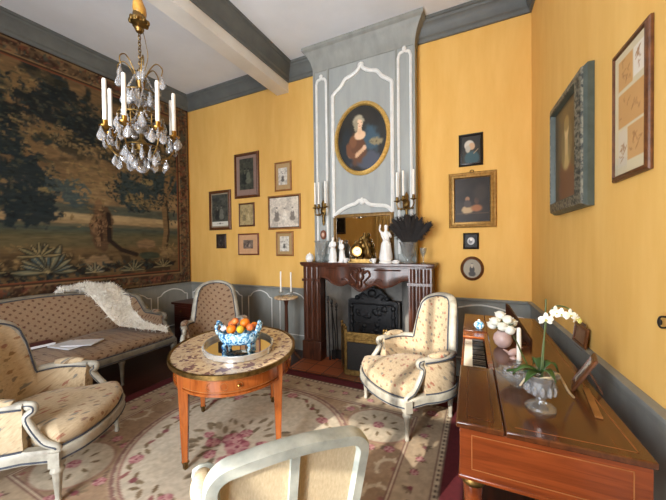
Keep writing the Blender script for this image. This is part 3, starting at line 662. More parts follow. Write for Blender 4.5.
        w=MB(); w.sweep(pp,[(.036*math.cos(a_),.026*math.sin(a_)) for a_ in [2*PI*k/10 for k in range(10)]],scale=sc); w.build('arm_pad',fab,root,ang=80)
    for (x,y) in legs:
        w=MB(); w.lathe([(.011,0),(.016,.004),(.017,.02),(.013,.03),(.014,.04),(leg_r*.92,legh-.05),(leg_r*1.25,legh-.04),(leg_r*1.25,legh-.025),(leg_r,legh-.018),(leg_r,legh+.02)],24,(x,y,0),flute=.05,nf=8)
        w.build('leg',M[mat_paint],root,ang=60)
def bergere(label,loc,facing,fab,top=.97,sc=1.0,group='upholstered armchairs'):
    # facing: world angle of the direction the sitter looks
    root=thing('bergere_armchair',label,'armchair',loc,facing+PI/2,group)
    def h(a):
        if a>.46: return .562+.008*math.sin((1-a)*5)
        if a>.34: return .562+(top-.13-.562)*float(smooth01((.46-a)/.12))
        return top-.13+.13*math.sqrt(max(0,1-(a/.345)**2.2))
    shell_seat(root,[(-.335,-.115),(-.352,0),(-.335,.12),(-.285,.21),(-.20,.27),(-.10,.295),(0,.30)],
        [(-.345,-.29),(-.25,-.355),(-.12,-.39),(0,-.40)],h,.238,.315,.405,fab,.14,[(-.335,-.278),(.335,-.278),(-.2,.235),(.2,.235)],.22,.38)
    return root
def setrot(o,s): o.scale=(s,s,s); return o
fR=math.atan2(-.72,-.69)
bR=bergere('cream floral armchair standing between the fireplace and the piano, sunlight on its seat',(-.53,2.635,.0125),fR,M['fabcream'],.98)
fLc=math.atan2(.607,.796)
bL=bergere('cream floral armchair at the left edge, in front of the sofa',(-2.58,.94,.0125),fLc,M['fabcream'],.97)
fS=math.atan2(-.69,.72)
bS=bergere('tan sprigged armchair in the far corner behind the round table',(-2.72,2.52,.0125),fS,M['fabtan'],1.0)
# sofa along the left wall
sofa=thing('sofa','long tan sprigged sofa with grey wood frame along the left wall under the tapestry','sofa',(-3.83,1.52,0),PI/2)
def hs(a):
    if a>.80: return .63
    if a>.66: return .63+(.82-.63)*float(smooth01((.80-a)/.14))
    return .82+.115*(math.cos(a/.66*PI/2))**.9
shell_seat(sofa,[(-.95,-.30),(-.97,-.05),(-.965,.15),(-.93,.32),(-.82,.40),(-.55,.43),(-.25,.435),(0,.436)],[(-.96,-.44),(-.7,-.465),(-.3,-.47),(0,-.47)],hs,.27,.345,.43,M['fabtan'],.12,
    [(x,-.44) for x in (-.95,-.32,.36,.95)]+[(x,.38) for x in (-.8,0,.8)],.275,.14,mat_paint='sofapaint')
# ------------------------------------------------------------------ front chair seen from behind
def frontchair():
    face=math.atan2(.67,-.74); root=thing('open_back_armchair','worn grey-white armchair in the foreground seen from behind, beige cloth panels in its back','armchair',(-.69,.914,.0125),face+PI/2)
    # local: sitter looks to -y; back frame leans to +y
    def bp(x,z): return (x,.17+.26*(z-.42),z)
    def frame_path(hw,zt,zb,r,n=8):
        pts=[(-hw*.92,zb)]
        pts+= [(-hw+r-math.cos(a)*r,zt-.014-r+math.sin(a)*r) for a in np.linspace(0,PI/2,n)]
        mid=[(x,zt-.014+.014*(1-(x/(hw-r))**2)) for x in np.linspace(-(hw-r),hw-r,9)[1:-1]]
        pts+=mid+[(hw-r+math.sin(a)*r,zt-.014-r+math.cos(a)*r) for a in np.linspace(0,PI/2,n)]+[(hw*.92,zb)]
        return pts
    hw,zt=.245,.885
    P=[bp(x,z) for x,z in frame_path(hw-.022,zt-.022,.40,.058)]
    w=MB(); w.sweep(P,[(-.017,-.024),(.017,-.024),(.021,-.015),(.021,.012),(.015,.024),(-.015,.024),(-.021,.012),(-.021,-.015)],up=(0,1,-.1)); w.build('back_frame',M['weathered'],root,ang=50)
    w=MB(); w.sweep([bp(0,.42),bp(0,.85)],[(-.013,-.008),(.013,-.008),(.013,.008),(-.013,.008)],up=(0,1,.2)); o=w.build('back_splat',M['weathered'],root,ang=50); o.location=(0,.012,0)
    for s in (-1,1):
        pts=[(.012,.46),(.21,.46),(.213,.79),(.205,.82),(.18,.842),(.1,.846),(.012,.85)]
        w=MB(); f=[bp(s*x,z) for x,z in pts]; n=len(f); w.add([(p[0],p[1]-.012,p[2]) for p in f]+[(p[0],p[1]+.004,p[2]) for p in f],[tuple(range(n)),tuple(range(2*n-1,n-1,-1))]+[(i,(i+1)%n,n+(i+1)%n,n+i) for i in range(n)]); w.build('back_panel',M['linen'],root)
        arm=catmull([(s*.225,.22,.64),(s*.245,.12,.635),(s*.252,.02,.63),(s*.252,-.06,.61)],6)
        w=MB(); w.tube(arm,.02,8); sup=catmull([(s*.252,-.06,.605),(s*.255,-.06,.56),(s*.25,-.01,.48),(s*.25,.0,.42),(s*.25,.0,.36)],6); w.tube(sup,.02,8)
        w.lathe([(0,-.04),(.02,-.036),(.03,-.015),(.03,.015),(.02,.036),(0,.04)],20,flute=.12,nf=8,M=Matrix.Translation((s*.252,-.075,.608))@Matrix.Rotation(PI/2,4,'Y')); w.build('arm',M['weathered'],root)
        w=MB(); pd=[p+np.array([0,0,.022]) for p in arm[4:-3]]; sc=[.55+.45*math.sin(PI*(k+.7)/(len(pd)+.4)) for k in range(len(pd))]
        w.sweep(pd,[(.038*math.cos(a),.03*math.sin(a)) for a in np.linspace(0,2*PI,11)[:-1]],scale=sc); w.build('arm_pad',M['linen'],root,ang=80)
    w=MB(); seat=[(-.27,-.27),(.27,-.27),(.215,.21),(-.215,.21)]; w.sweep([(x,y,.34) for x,y in seat],[(-.015,-.04),(.02,-.04),(.02,.04),(-.015,.04)],closed=True); w.build('seat_frame',M['weathered'],root,bevel=.004)
    w=MB(); w.prism([(-.255,-.255),(.255,-.255),(.2,.19),(-.2,.19)],.34,.44); w.build('seat',M['linen'],root,bevel=.03)
    for x,y in ((-.255,-.255),(.255,-.255),(-.205,.195),(.205,.195)):
        w=MB(); w.lathe([(.012,0),(.016,.02),(.014,.03),(.022,.27),(.03,.28),(.03,.30),(.026,.32)],20,(x,y,0),flute=.05,nf=8); w.build('leg',M['weathered'],root)
frontchair()
# ------------------------------------------------------------------ oval table
TA=math.atan2(-.762,.647); TZ=.68; A_,B_=.575,.455; TC=(-1.72,1.785)
table=thing('oval_table','oval marble-topped wooden table with brass gallery edge and tapered legs on the rug','table',(*TC,.0125),TA)
def ell2(a,b,n=72,t0=0,t1=2*PI): return [(a*math.cos(t),b*math.sin(t)) for t in np.linspace(t0,t1,n,endpoint=abs(t1-t0)<2*PI-1e-6)]
tz=TZ-.0125
w=MB(); w.prism(ell2(A_-.012,B_-.012),tz-.022,tz-.003); w.build('marble_top',M['marble'],table)
w=MB(); w.sweep([(x,y,tz-.012) for x,y in ell2(A_,B_)],[(.0,-.014),(.006,-.012),(.006,.014),(-.008,.016),(-.014,.012),(-.014,-.014)],closed=True); w.build('brass_edge',M['oldbrass'],table)
w=MB(); w.prism(ell2(A_-.035,B_-.035),tz-.135,tz-.024); w.sweep([(x,y,tz-.135) for x,y in ell2(A_-.033,B_-.033)],[(-.01,-.008),(.006,-.008),(.006,.008),(-.01,.008)],closed=True); w.build('apron',M['satin'],table)
dw=MB(); aa,bb=A_-.031,B_-.031; tr=np.linspace(-.75,.75,24)
dw.sweep([(aa*math.cos(t),bb*math.sin(t),tz-.078) for t in tr],[(-.004,-.042),(.003,-.042),(.003,.042),(-.004,.042)]); dr=dw.build('drawer',M['satin'],table)
w=MB()
for z in (-.036,.036): w.tube([((aa+.004)*math.cos(t),(bb+.004)*math.sin(t),tz-.078+z) for t in tr],.0016,4)
for t in (-.18,.02,.22):
    q=((aa+.004)*math.cos(t-.1),(bb+.004)*math.sin(t-.1)); w.tube([(q[0],q[1]+.022*math.cos(u),tz-.078+.022*math.sin(u)) for u in np.linspace(0,2*PI,17)[:-1]],.0014,4,closed=True)
w.build('inlay_line',M['framelight'],dr)
w=MB(); w.ell(((aa+.014)*math.cos(.12),(bb+.014)*math.sin(.12),tz-.078),.011); w.build('knob',M['brass'],dr)
for sa,sb in ((1,1),(1,-1),(-1,1),(-1,-1)):
    x,y=sa*.352,sb*.298
    w=MB(); sec=[(.017,.05),(.030,tz-.15),(.034,tz-.03)]
    vs=[]
    for hlf,z in sec:
        k=(1-z/tz)*.0; vs+=[(x+dx*hlf,y+dy*hlf,z) for dx,dy in ((-1,-1),(1,-1),(1,1),(-1,1))]
    w.add(vs,[(0,3,2,1),(8,9,10,11)]+[(b+i,b+(i+1)%4,b+4+(i+1)%4,b+4+i) for b in (0,4) for i in range(4)]); lg=w.build('leg',M['satin'],table,bevel=.002)
    w=MB(); w.lathe([(.012,0),(.016,.004),(.017,.03),(.024,.045),(.023,.055)],4,(x,y,0)); w.build('foot_cap',M['oldbrass'],lg)
# ------------------------------------------------------------------ tray, basket, fruit
TRA=R(-42); trc=(-1.665,1.765)
tray=thing('mirror_tray','oval mirrored tray with silver gallery rim on the marble table','tray',(*trc,TZ+.0005),TRA)
w=MB(); w.prism(ell2(.325,.25),0,.006); w.build('base',M['silver'],tray)
w=MB(); w.prism(ell2(.318,.243),.006,.008); w.build('mirror_plate',M['mirror'],tray)
w=MB(); w.sweep([(x,y,.018) for x,y in ell2(.326,.251)],[(-.003,-.018),(.004,-.018),(.004,.012),(.007,.016),(.004,.02),(-.004,.02),(-.003,.012)],closed=True)
for t in np.linspace(0,2*PI,9)[:-1]: w.box((.33*math.cos(t),.255*math.sin(t),.018),(.012,.012,.04))
w.build('rim',M['silver'],tray)
bka=R(24); bkc=(-1.625,1.728); bz=TZ+.009
bk=thing('pottery_basket','blue and white openwork pottery basket of fruit on the mirrored tray','basket',(*bkc,bz),bka)
w=MB(); out=[];inn=[]
for t in np.linspace(0,2*PI,41)[:-1]:
    o1=[];n_=12
    for z,ra,rb in ((.04,.105,.075),(.05,.128,.09),(.075,.145,.102),(.10,.154,.108),(.128+.008*math.sin(t*10),.155,.113)): o1.append((ra*math.cos(t),rb*math.sin(t),z))
    i1=[(p[0]*.93,p[1]*.92,p[2]+.002) for p in o1[::-1]]
    out.append(o1+i1)
w.grid(np.array(out),closed_u=True); k=len(out[0]); w.f.append(tuple(i*k for i in range(len(out)))); w.f.append(tuple(i*k+k-1 for i in range(len(out)-1,-1,-1)))
w.tube([(.156*math.cos(t),.114*math.sin(t),.128+.008*math.sin(t*10)) for t in np.linspace(0,2*PI,41)[:-1]],.006,6,closed=True); w.build('bowl',M['bluewhite'],bk)
for s in (-1,1):
    w=MB(); w.tube(catmull([(s*.142,-.055,.12),(s*.152,-.05,.165),(s*.155,0,.19),(s*.152,.05,.165),(s*.142,.055,.12)],6),.010,7); w.ell((s*.155,0,.192),.016); w.ell((s*.154,-.042,.17),.014); w.ell((s*.154,.042,.17),.014); w.build('handle',M['bluewhite'],bk)
    for q in (-1,1):
        w=MB(); w.tube(catmull([(s*.085,q*.05,.045),(s*.098,q*.06,.025),(s*.09,q*.055,.008),(s*.10,q*.062,.0)],5),[.014]*5+[.012]*5+[.016]*6,8); w.build('foot',M['bluewhite'],bk)
cb,sb_=math.cos(bka),math.sin(bka); bz+=.022
def bpos(x,y,z): return (bkc[0]+x*cb-y*sb_,bkc[1]+x*sb_+y*cb,bz+z)
def fruit(name,label,cat,x,y,z,r,mat,sy=1,group='fruit in the basket'):
    root=thing(name,label,cat,bpos(x,y,z),random.uniform(0,6),group)
    w=MB(); w.lathe([(0,-r),(r*.35,-r*.93),(r*.7,-r*.7),(r*.93,-r*.35),(r,0),(r*.94,r*.35),(r*.72,r*.7),(r*.36,r*.93),(r*.1,r*.97),(0,r*.93)],18,sx=1,sy=sy) if name!='lemon' else w.lathe([(0,-r*1.35),(r*.18,-r*1.25),(r*.45,-r),(r*.85,-r*.5),(r,0),(r*.85,r*.5),(r*.45,r),(r*.2,r*1.22),(0,r*1.33)],16,M=Matrix.Rotation(1.35,4,'X'))
    w.build('flesh',mat,root)
    w=MB(); w.lathe([(.004,0),(.0035,.006),(0,.008)],6,(0,0,r*.93)); w.build('stem',M['stem'],root)
fruit('orange','large orange at the top of the fruit basket','orange',.035,.03,.155,.038,M['orange'])
fruit('orange','orange at the near left of the fruit basket, in front of the yellow one','orange',-.04,-.055,.132,.034,M['orange'])
fruit('grapefruit','yellow-orange citrus fruit at the back left of the basket','citrus',-.062,.035,.142,.034,M['apple'])
fruit('lemon','bright yellow lemon at the front middle of the fruit basket','lemon',.03,-.058,.132,.029,M['lemon'])
fruit('apple','red and yellow apple on the right of the lemon','apple',.092,-.024,.138,.029,M['apple'])
fruit('orange','orange at the right end of the fruit basket','orange',.105,.035,.132,.032,M['orange'])
fruit('apple','small reddish apple in the middle of the fruit pile','apple',-.028,.0,.178,.026,M['apple'])
fruit('lemon','lemon lying low at the back of the fruit pile','lemon',.01,.072,.118,.024,M['lemon'])
for x,y,z,l in ((-.112,-.02,.128,'crumpled white sweet wrapper at the left end of the fruit basket'),(.0,.07,.165,'crumpled white sweet wrapper behind the top orange')):
    w=MB(); w.ell((0,0,0),(.024,.02,.02),9,6)
    w.v=[(p[0]*(1+.35*random.uniform(-1,1)),p[1]*(1+.35*random.uniform(-1,1)),p[2]*(1+.35*random.uniform(-1,1))) for p in w.v]
    o=w.build('sweet_wrapper',M['paper'],None,smooth=False); at(o,bpos(x,y,z)); tag(o,l,'wrapper')
# ------------------------------------------------------------------ sheepskin throw, papers
def throw():
    # v runs from behind the back over its top and down to the seat; u along the sofa
    w=MB(); nu,nv=28,24; P=np.zeros((nu,nv,3))
    for i in range(nu):
        u=i/(nu-1); zt=.945+.035*math.sin(PI*min(1,u/.8))-.12*float(smooth01((u-.72)/.28))
        pl_=[(-4.37,zt-.10),(-4.33,zt-.01),(-4.27,zt+.02),(-4.20,zt-.02),(-4.11,zt-.22),(-4.0,.56),(-3.92,.485),(-3.7,.475),(-3.43,.47),(-3.36,.43)]
        d=np.r_[0,np.cumsum(np.hypot(*np.diff(np.array(pl_),axis=0).T))]; Lm=.20+(d[-1]-.20)*float(smooth01((u-.12)/.88))**1.35
        for j in range(nv):
            v=j/(nv-1); q=v*Lm; x=np.interp(q,d,[c[0] for c in pl_]); z=np.interp(q,d,[c[1] for c in pl_])
            y=1.755+.66*u+.05*math.sin(PI*v)*u-.05*v*(1-u); x+=.10*float(smooth01((u-.8)/.2))*(1-v)
            P[i,j]=(x+.014*math.sin(9*u+7*v),y+.02*math.sin(8*v+3*u),z+.014+.012*math.sin(11*u-5*v))
    w.grid(P)
    rg=np.random.default_rng(4)
    for q in range(6500):
        a=rg.random()*(nu-1.001); b=rg.random()*(nv-1.001); i,j=int(a),int(b); fa,fb_=a-i,b-j
        p=P[i,j]*(1-fa)*(1-fb_)+P[i+1,j]*fa*(1-fb_)+P[i,j+1]*(1-fa)*fb_+P[i+1,j+1]*fa*fb_
        n=np.cross(P[i+1,j]-P[i,j],P[i,j+1]-P[i,j]); n/=np.linalg.norm(n)+1e-9
        if n[0]+n[2]*.6<0: n=-n
        d=n*.7+rg.normal(0,.55,3)+np.array([0,0,-.25]); d/=np.linalg.norm(d); L=rg.uniform(.03,.065); sd=np.cross(d,rg.normal(0,1,3)); sd/=np.linalg.norm(sd)+1e-9
        e=p+d*L+np.array([0,0,-.006]); w.add([p-sd*.005,p+sd*.005,e+sd*.001],[(0,1,2)])
    o=w.build('sheepskin_throw',M['fur'],None,ang=180); tag(o,'shaggy white sheepskin throw draped over the right end of the sofa','throw')
throw()
for c,d,rz,l,m_ in (((-3.78,1.60,.462),(.30,.21,.012),.15,'white magazine lying open on the left of the sofa seat','paper'),((-3.70,1.68,.473),(.29,.2,.008),.55,'white booklet on top of the white magazine on the sofa seat','paper'),((-4.03,1.44,.474),(.17,.24,.03),-.1,'dark red book on the sofa seat beside the white magazine','redbook')):
    root=thing('magazine' if m_=='paper' else 'book',l,'magazine' if m_=='paper' else 'book',c,rz)
    w=MB(); w.box((0,0,0),(d[0]*.98,d[1]*.98,d[2]*.8)); w.build('pages',M['paper'],root,smooth=False)
    w=MB(); w.box((0,0,d[2]*.46),(d[0],d[1],.002)); w.box((0,0,-d[2]*.46),(d[0],d[1],.002)); w.box((0,-d[1]/2,0),(d[0],.002,d[2]*.94)); w.build('cover',M[m_],root,smooth=False)
# ------------------------------------------------------------------ small dark chest in the corner
ch=thing('corner_cabinet','low dark wooden cabinet in the far left corner beside the sofa','cabinet',(-3.78,3.26,0),0)
w=MB(); w.bx(-.32,.32,-.24,.24,.08,.60); w.build('body',M['cab'],ch,bevel=.004)
w=MB(); w.bx(-.35,.35,-.27,.25,.60,.635); w.build('top',M['cab'],ch,bevel=.006)
for x in (-.16,.16):
    w=MB(); w.bx(x-.14,x+.14,-.252,-.24,.12,.42); d_=w.build('door',M['cab'],ch,bevel=.003); w=MB(); w.ell((x-.1*np.sign(x),-.262,.28),.012); w.build('knob',M['oldbrass'],d_)
w=MB(); w.bx(-.29,.29,-.252,-.24,.45,.57); d_=w.build('drawer',M['cab'],ch,bevel=.003)
for x in (-.15,.15): w=MB(); w.ell((x,-.262,.51),.012); w.build('knob',M['oldbrass'],d_)
for x in (-.28,.28):
    for y in (-.2,.2): w=MB(); w.box((x,y,.04),(.05,.05,.08)); w.build('foot',M['cab'],ch)
# ------------------------------------------------------------------ candle stand
gs=thing('candle_stand','slim round-topped candle stand on a dark column left of the fireplace','table',(-2.225,3.21,0),0)
w=MB(); w.lathe([(0,.775),(.14,.775),(.152,.782),(.152,.798),(.145,.802),(0,.802)],32); w.build('top',M['marble'],gs)
w=MB(); w.lathe([(.035,.05),(.028,.08),(.02,.12),(.024,.4),(.02,.68),(.03,.74),(.06,.775)],20); w.build('column',M['darkwood'],gs)
for k in range(3):
    a=2*PI*k/3+.4; w=MB(); w.tube(catmull([(.02*math.cos(a),.02*math.sin(a),.16),(.09*math.cos(a),.09*math.sin(a),.10),(.15*math.cos(a),.15*math.sin(a),.03),(.18*math.cos(a),.18*math.sin(a),.015)],5),.016,7); w.build('foot',M['darkwood'],gs)
def candle(label,loc,h,r=.011,group=None):
    root=thing('candle',label,'candle',loc,0,group)
    w=MB(); w.lathe([(r,0),(r*.98,h-.012),(r*.8,h-.003),(r*.3,h)],14); w.build('wax',M['wax'],root)
    w=MB(); w.tube([(0,0,h-.002),(.001,0,h+.012)],.0012,5); w.build('wick',M['black'],root); return root
for x,y,l,hh in ((-2.29,3.19,'left',.26),(-2.165,3.235,'right',.25)):
    st=thing('glass_candlestick','low glass candlestick on the candle stand, the %s one of the two'%l,'candlestick',(x,y,.8025))
    w=MB(); w.lathe([(0,0),(.038,0),(.042,.006),(.03,.014),(.012,.02),(.012,.035),(.02,.045),(.022,.06),(.016,.062)],20); w.build('body',M['vaseglass'],st)
    w=MB(); w.lathe([(.030,.056),(.034,.06),(.014,.062)],16); w.build('drip_pan',M['vaseglass'],st)
    candle('tall white candle in the %s glass candlestick on the candle stand'%l,(x,y,.8655),hh,.010,'candles on the candle stand')
# ------------------------------------------------------------------ mantelpiece
MC=-1.245; MY=3.33
mt=thing('mantelpiece','carved dark walnut mantelpiece with curved frieze around the fireplace','mantelpiece',(MC,MY,0),0)
w=MB(); sh=[(-.825,.265),(-.825,-.03)]+[(x,-.055-.02*math.cos(x/.8*PI)) for x in np.linspace(-.80,.80,25)]+[(.825,-.03),(.825,.265),(.63,.265),(.63,.118),(-.66,.118),(-.66,.265)]
w.prism(sh,1.207,1.24); o=w.build('shelf',M['darkwood'],mt,bevel=.006)
w=MB(); s2=[(x*.985,(y+.012 if y<.1 else y)) for x,y in sh]; w.prism(s2,1.19,1.207); w.build('shelf_moulding',M['darkwood'],mt,bevel=.004)
bt=catmull([(-.545,1.045),(-.47,1.035),(-.36,.975),(-.25,.955),(-.17,.985),(-.10,.955),(0,.905),(.10,.955),(.17,.985),(.25,.955),(.36,.975),(.47,1.035),(.545,1.045)],6)
w=MB(); nb=len(bt)
def bow(x): return -.045*math.exp(-(x/.16)**2)-.02*math.exp(-((abs(x)-.30)/.1)**2)
vs=[];rows=[0,.15,.5,.85,1]
for (x,z) in bt:
    for k in rows: zz=z+(1.19-z)*k; vs.append((x,bow(x)*(1-.3*k)+(.012 if k==0 else 0),zz))
    vs.append((x,.10,1.19)); vs.append((x,.10,z))
L=len(rows)+2; fs=[tuple(range(L)),tuple((nb-1)*L+k for k in range(L-1,-1,-1))]
for i in range(nb-1):
    for k in range(L): l=(k+1)%L; fs.append((i*L+k,i*L+l,(i+1)*L+l,(i+1)*L+k))
w.add(vs,fs); w.build('frieze',M['darkwood'],mt)
w=MB(); w.tube([(x,bow(x)-.002,z+.012) for x,z in bt],.011,6)
for s in (-1,1):
    w.tube([(s*(.16+.3*t),bow(s*(.16+.3*t))-.004,1.16) for t in np.linspace(0,1,12)],.008,5); w.tube(catmull([(s*.03,-.05,1.13),(s*.09,-.045,1.15),(s*.115,-.035,1.10),(s*.085,-.045,1.06),(s*.05,-.05,1.02),(s*.09,-.04,.985),(s*.15,-.02,1.01),(s*.20,-.015,1.05),(s*.25,-.02,1.04)],6),.012,6)
w.ell((0,-.05,1.085),(.05,.02,.06)); w.ell((0,-.055,1.0),(.028,.02,.05))
for k in range(5): a=PI*(.15+.175*k); w.ell((.06*math.cos(a),-.05,1.10+.06*math.sin(a)),(.014,.014,.03),8,6,Matrix.Rotation(PI/2-a,4,'Y'))
w.build('carving',M['darkwood'],mt)
for x0,x1 in ((-.79,-.545),(.545,.79)):
    xm=(x0+x1)/2; w=MB(); w.bx(x0,x1,-.0,.268 if x0<0 else .268,.24,1.19)
    for z0,z1 in ((.27,1.0),(1.03,1.18)):
        for q in (-.075,0,.075):
            pr=[(.03*math.cos(a),-.022*math.sin(a)) for a in np.linspace(0,PI,8)]; w.prism([(xm+q+p[0],p[1]) for p in pr],z0,z1)
    w.bx(x0-.008,x1+.008,-.028,.1,1.0,1.03); w.build('jamb',M['darkwood'],mt,ang=50)
    w=MB(); w.bx(x0-.012,x1+.012,-.03,.268,.006,.24); w.build('plinth',M['darkwood'],mt,bevel=.008)
# fireback
fbk=thing('fireback','black cast iron fireback with arched ornate top inside the fireplace','fireback',(-1.25,3.74,.006)); fbk.scale=(1,1,.88)
out=[(-.33,.0),(-.33,.80),(-.29,.83),(-.20,.83),(-.19,.90),(-.14,.94),(-.12,.985),(-.05,1.0),(0,1.02),(.05,1.0),(.12,.985),(.14,.94),(.19,.90),(.20,.83),(.29,.83),(.33,.80),(.33,0)]
w=MB(); w.prism(out,-.015,.015,'xz'); w.build('plate',M['iron'],fbk,smooth=False)
w=MB()
for s in (-1,1):
    w.tube([(s*.28,-.02,z) for z in np.linspace(.05,.76,9)],.022,7)
    for k in range(6): w.ell((s*.28,-.03,.12+.12*k),(.03,.018,.04))
    w.tube(catmull([(s*.04,-.02,.86),(s*.12,-.02,.92),(s*.16,-.02,.88),(s*.12,-.02,.84)],6),.014,6); w.ell((s*.2,-.02,.86),.035)
w.tube([(x,-.02,.77) for x in np.linspace(-.28,.28,9)],.014,6); w.ell((0,-.02,.93),(.06,.02,.06))
rg=random.Random(3)
for k in range(34): w.ell((rg.uniform(-.22,.22),-.016,rg.uniform(.1,.72)),(rg.uniform(.02,.05),.014,rg.uniform(.02,.05)),8,6)
w.build('relief',M['iron'],fbk)
# fire screen
fs_=thing('fire_screen','folding brass framed fire screen with dark mesh in front of the hearth','fire screen',(-1.02,3.10,.006),R(4))
def spanel(xa,ya,xb,yb,h):
    d=np.array([xb-xa,yb-ya]); ln=np.linalg.norm(d); a=math.atan2(d[1],d[0]); T=Matrix.Translation(((xa+xb)/2,(ya+yb)/2,0))@Matrix.Rotation(a,4,'Z'); w=MB()
    for x in (-ln/2+.014,ln/2-.014): w.box((x,0,h/2+.01),(.026,.02,h),M=None)
    for z in (.035,h-.03,h-.11): w.box((0,0,z),(ln,.018,.03 if z>.05 else .06))
    for x in (-ln/2+.014,ln/2-.014): w.ell((x,0,h+.028),(.016,.016,.022))
    w.v=[tuple(T@Vector(p)) for p in w.v]; o=w.build('panel',M['oldbrass'],fs_,bevel=.003)
    m_=MB(); m_.box((0,0,h/2-.035),(ln-.05,.004,h-.19)); m_.v=[tuple(T@Vector(p)) for p in m_.v]; m_.build('mesh_sheet',M['mesh'],o,smooth=False)
    k_=MB(); k_.box((0,0,h-.07),(ln-.05,.004,.07)); k_.v=[tuple(T@Vector(p)) for p in k_.v]; k_.build('upper_sheet',M['oldbrass'],o,smooth=False)  # upper band paler than the mesh: sunlight on it is put into the colour
    g=MB(); g.tube(catmull([(-ln*.3,0,h-.07),(-ln*.15,0,h-.05),(0,0,h-.09),(ln*.15,0,h-.05),(ln*.3,0,h-.07)],6),.006,6); g.v=[tuple(T@Vector(p)) for p in g.v]; g.build('scroll',M['oldbrass'],o)
spanel(-.335,0,.12,0,.50); spanel(-.335,0,-.43,.17,.52); spanel(.12,0,.50,.10,.50)
# fire irons and log
for i,(x,y,l) in enumerate(((-1.70,3.395,'black iron fire poker leaning inside the left side of the fireplace'),(-1.665,3.43,'black iron fire tongs leaning in the fireplace beside the poker'),(-1.62,3.47,'black iron ash shovel leaning in the fireplace, right of the tongs'))):
    root=thing(('fire_poker','fire_tongs','ash_shovel')[i],l,'fire iron',(x,y,.006)); zt=.74-.05*i
    w=MB(); w.tube([(0,0,.02),(-.03,.02,zt)],.008,7)
    if i==1: w.tube([(.03,0,.02),(.025,.01,.3),(-.028,.02,zt-.04)],.007,7)
    w.build('shaft',M['black'],root); w=MB(); w.ell((-.03,.02,zt+.03),(.017,.017,.035)); w.ell((-.03,.02,zt-.02),.016); w.build('handle',M['black'],root)
    w=MB(); w.box((0,0,.06),((.02,.05,.09)[i],.012,.12)); w.build('tip',M['black'],root)
for x,y,a,z,l in ((-1.3,3.55,.25,.075,'pale split log lying in the hearth behind the fire screen'),):
    root=thing('firewood_log',l,'log',(x,y,z),a); w=MB(); w.tube([(-.24,0,0),(-.1,.005,.003),(.1,-.005,0),(.24,0,.002)],[.06,.065,.062,.058],12); w.build('wood',M['ash'],root)
# ------------------------------------------------------------------ mantel ornaments
MZ=1.2405
def put(root): return root
j=thing('ginger_jar','small white lidded jar at the left end of the mantelpiece','jar',(-1.955,3.36,MZ))
w=MB(); w.lathe([(.03,0),(.042,.008),(.055,.04),(.05,.075),(.036,.088),(0,.089)],20); w.build('body',M['china'],j); w=MB(); w.lathe([(.038,.089),(.036,.1),(.012,.106),(.01,.115),(0,.118)],18); w.build('lid',M['china'],j)
g=thing('glass_vase','cut glass vase with flared rim standing on the left of the mantelpiece','vase',(-1.785,3.375,MZ))
w=MB(); w.lathe([(0,0),(.06,0),(.065,.012),(.03,.03),(.03,.05),(.055,.09),(.065,.15),(.085,.24),(.10,.265),(.096,.266),(.08,.24),(.058,.15),(.048,.095),(0,.06)],28,flute=.03,nf=14); w.build('body',M['vaseglass'],g)
def skin(name,pts,edges,rad,mat,parent,lv=2,M_=None):
    me=bpy.data.meshes.new(name); me.from_pydata(pts,edges,[]); o=bpy.data.objects.new(name,me); COL.objects.link(o); me.materials.append(mat)
    m=o.modifiers.new('skin','SKIN'); m.use_smooth_shade=True
    for v,r in zip(me.skin_vertices[0].data,rad): v.radius=(r,r)
    me.skin_vertices[0].data[0].use_root=True
    s=o.modifiers.new('sub','SUBSURF'); s.levels=lv; s.render_levels=lv; o.parent=parent; return o
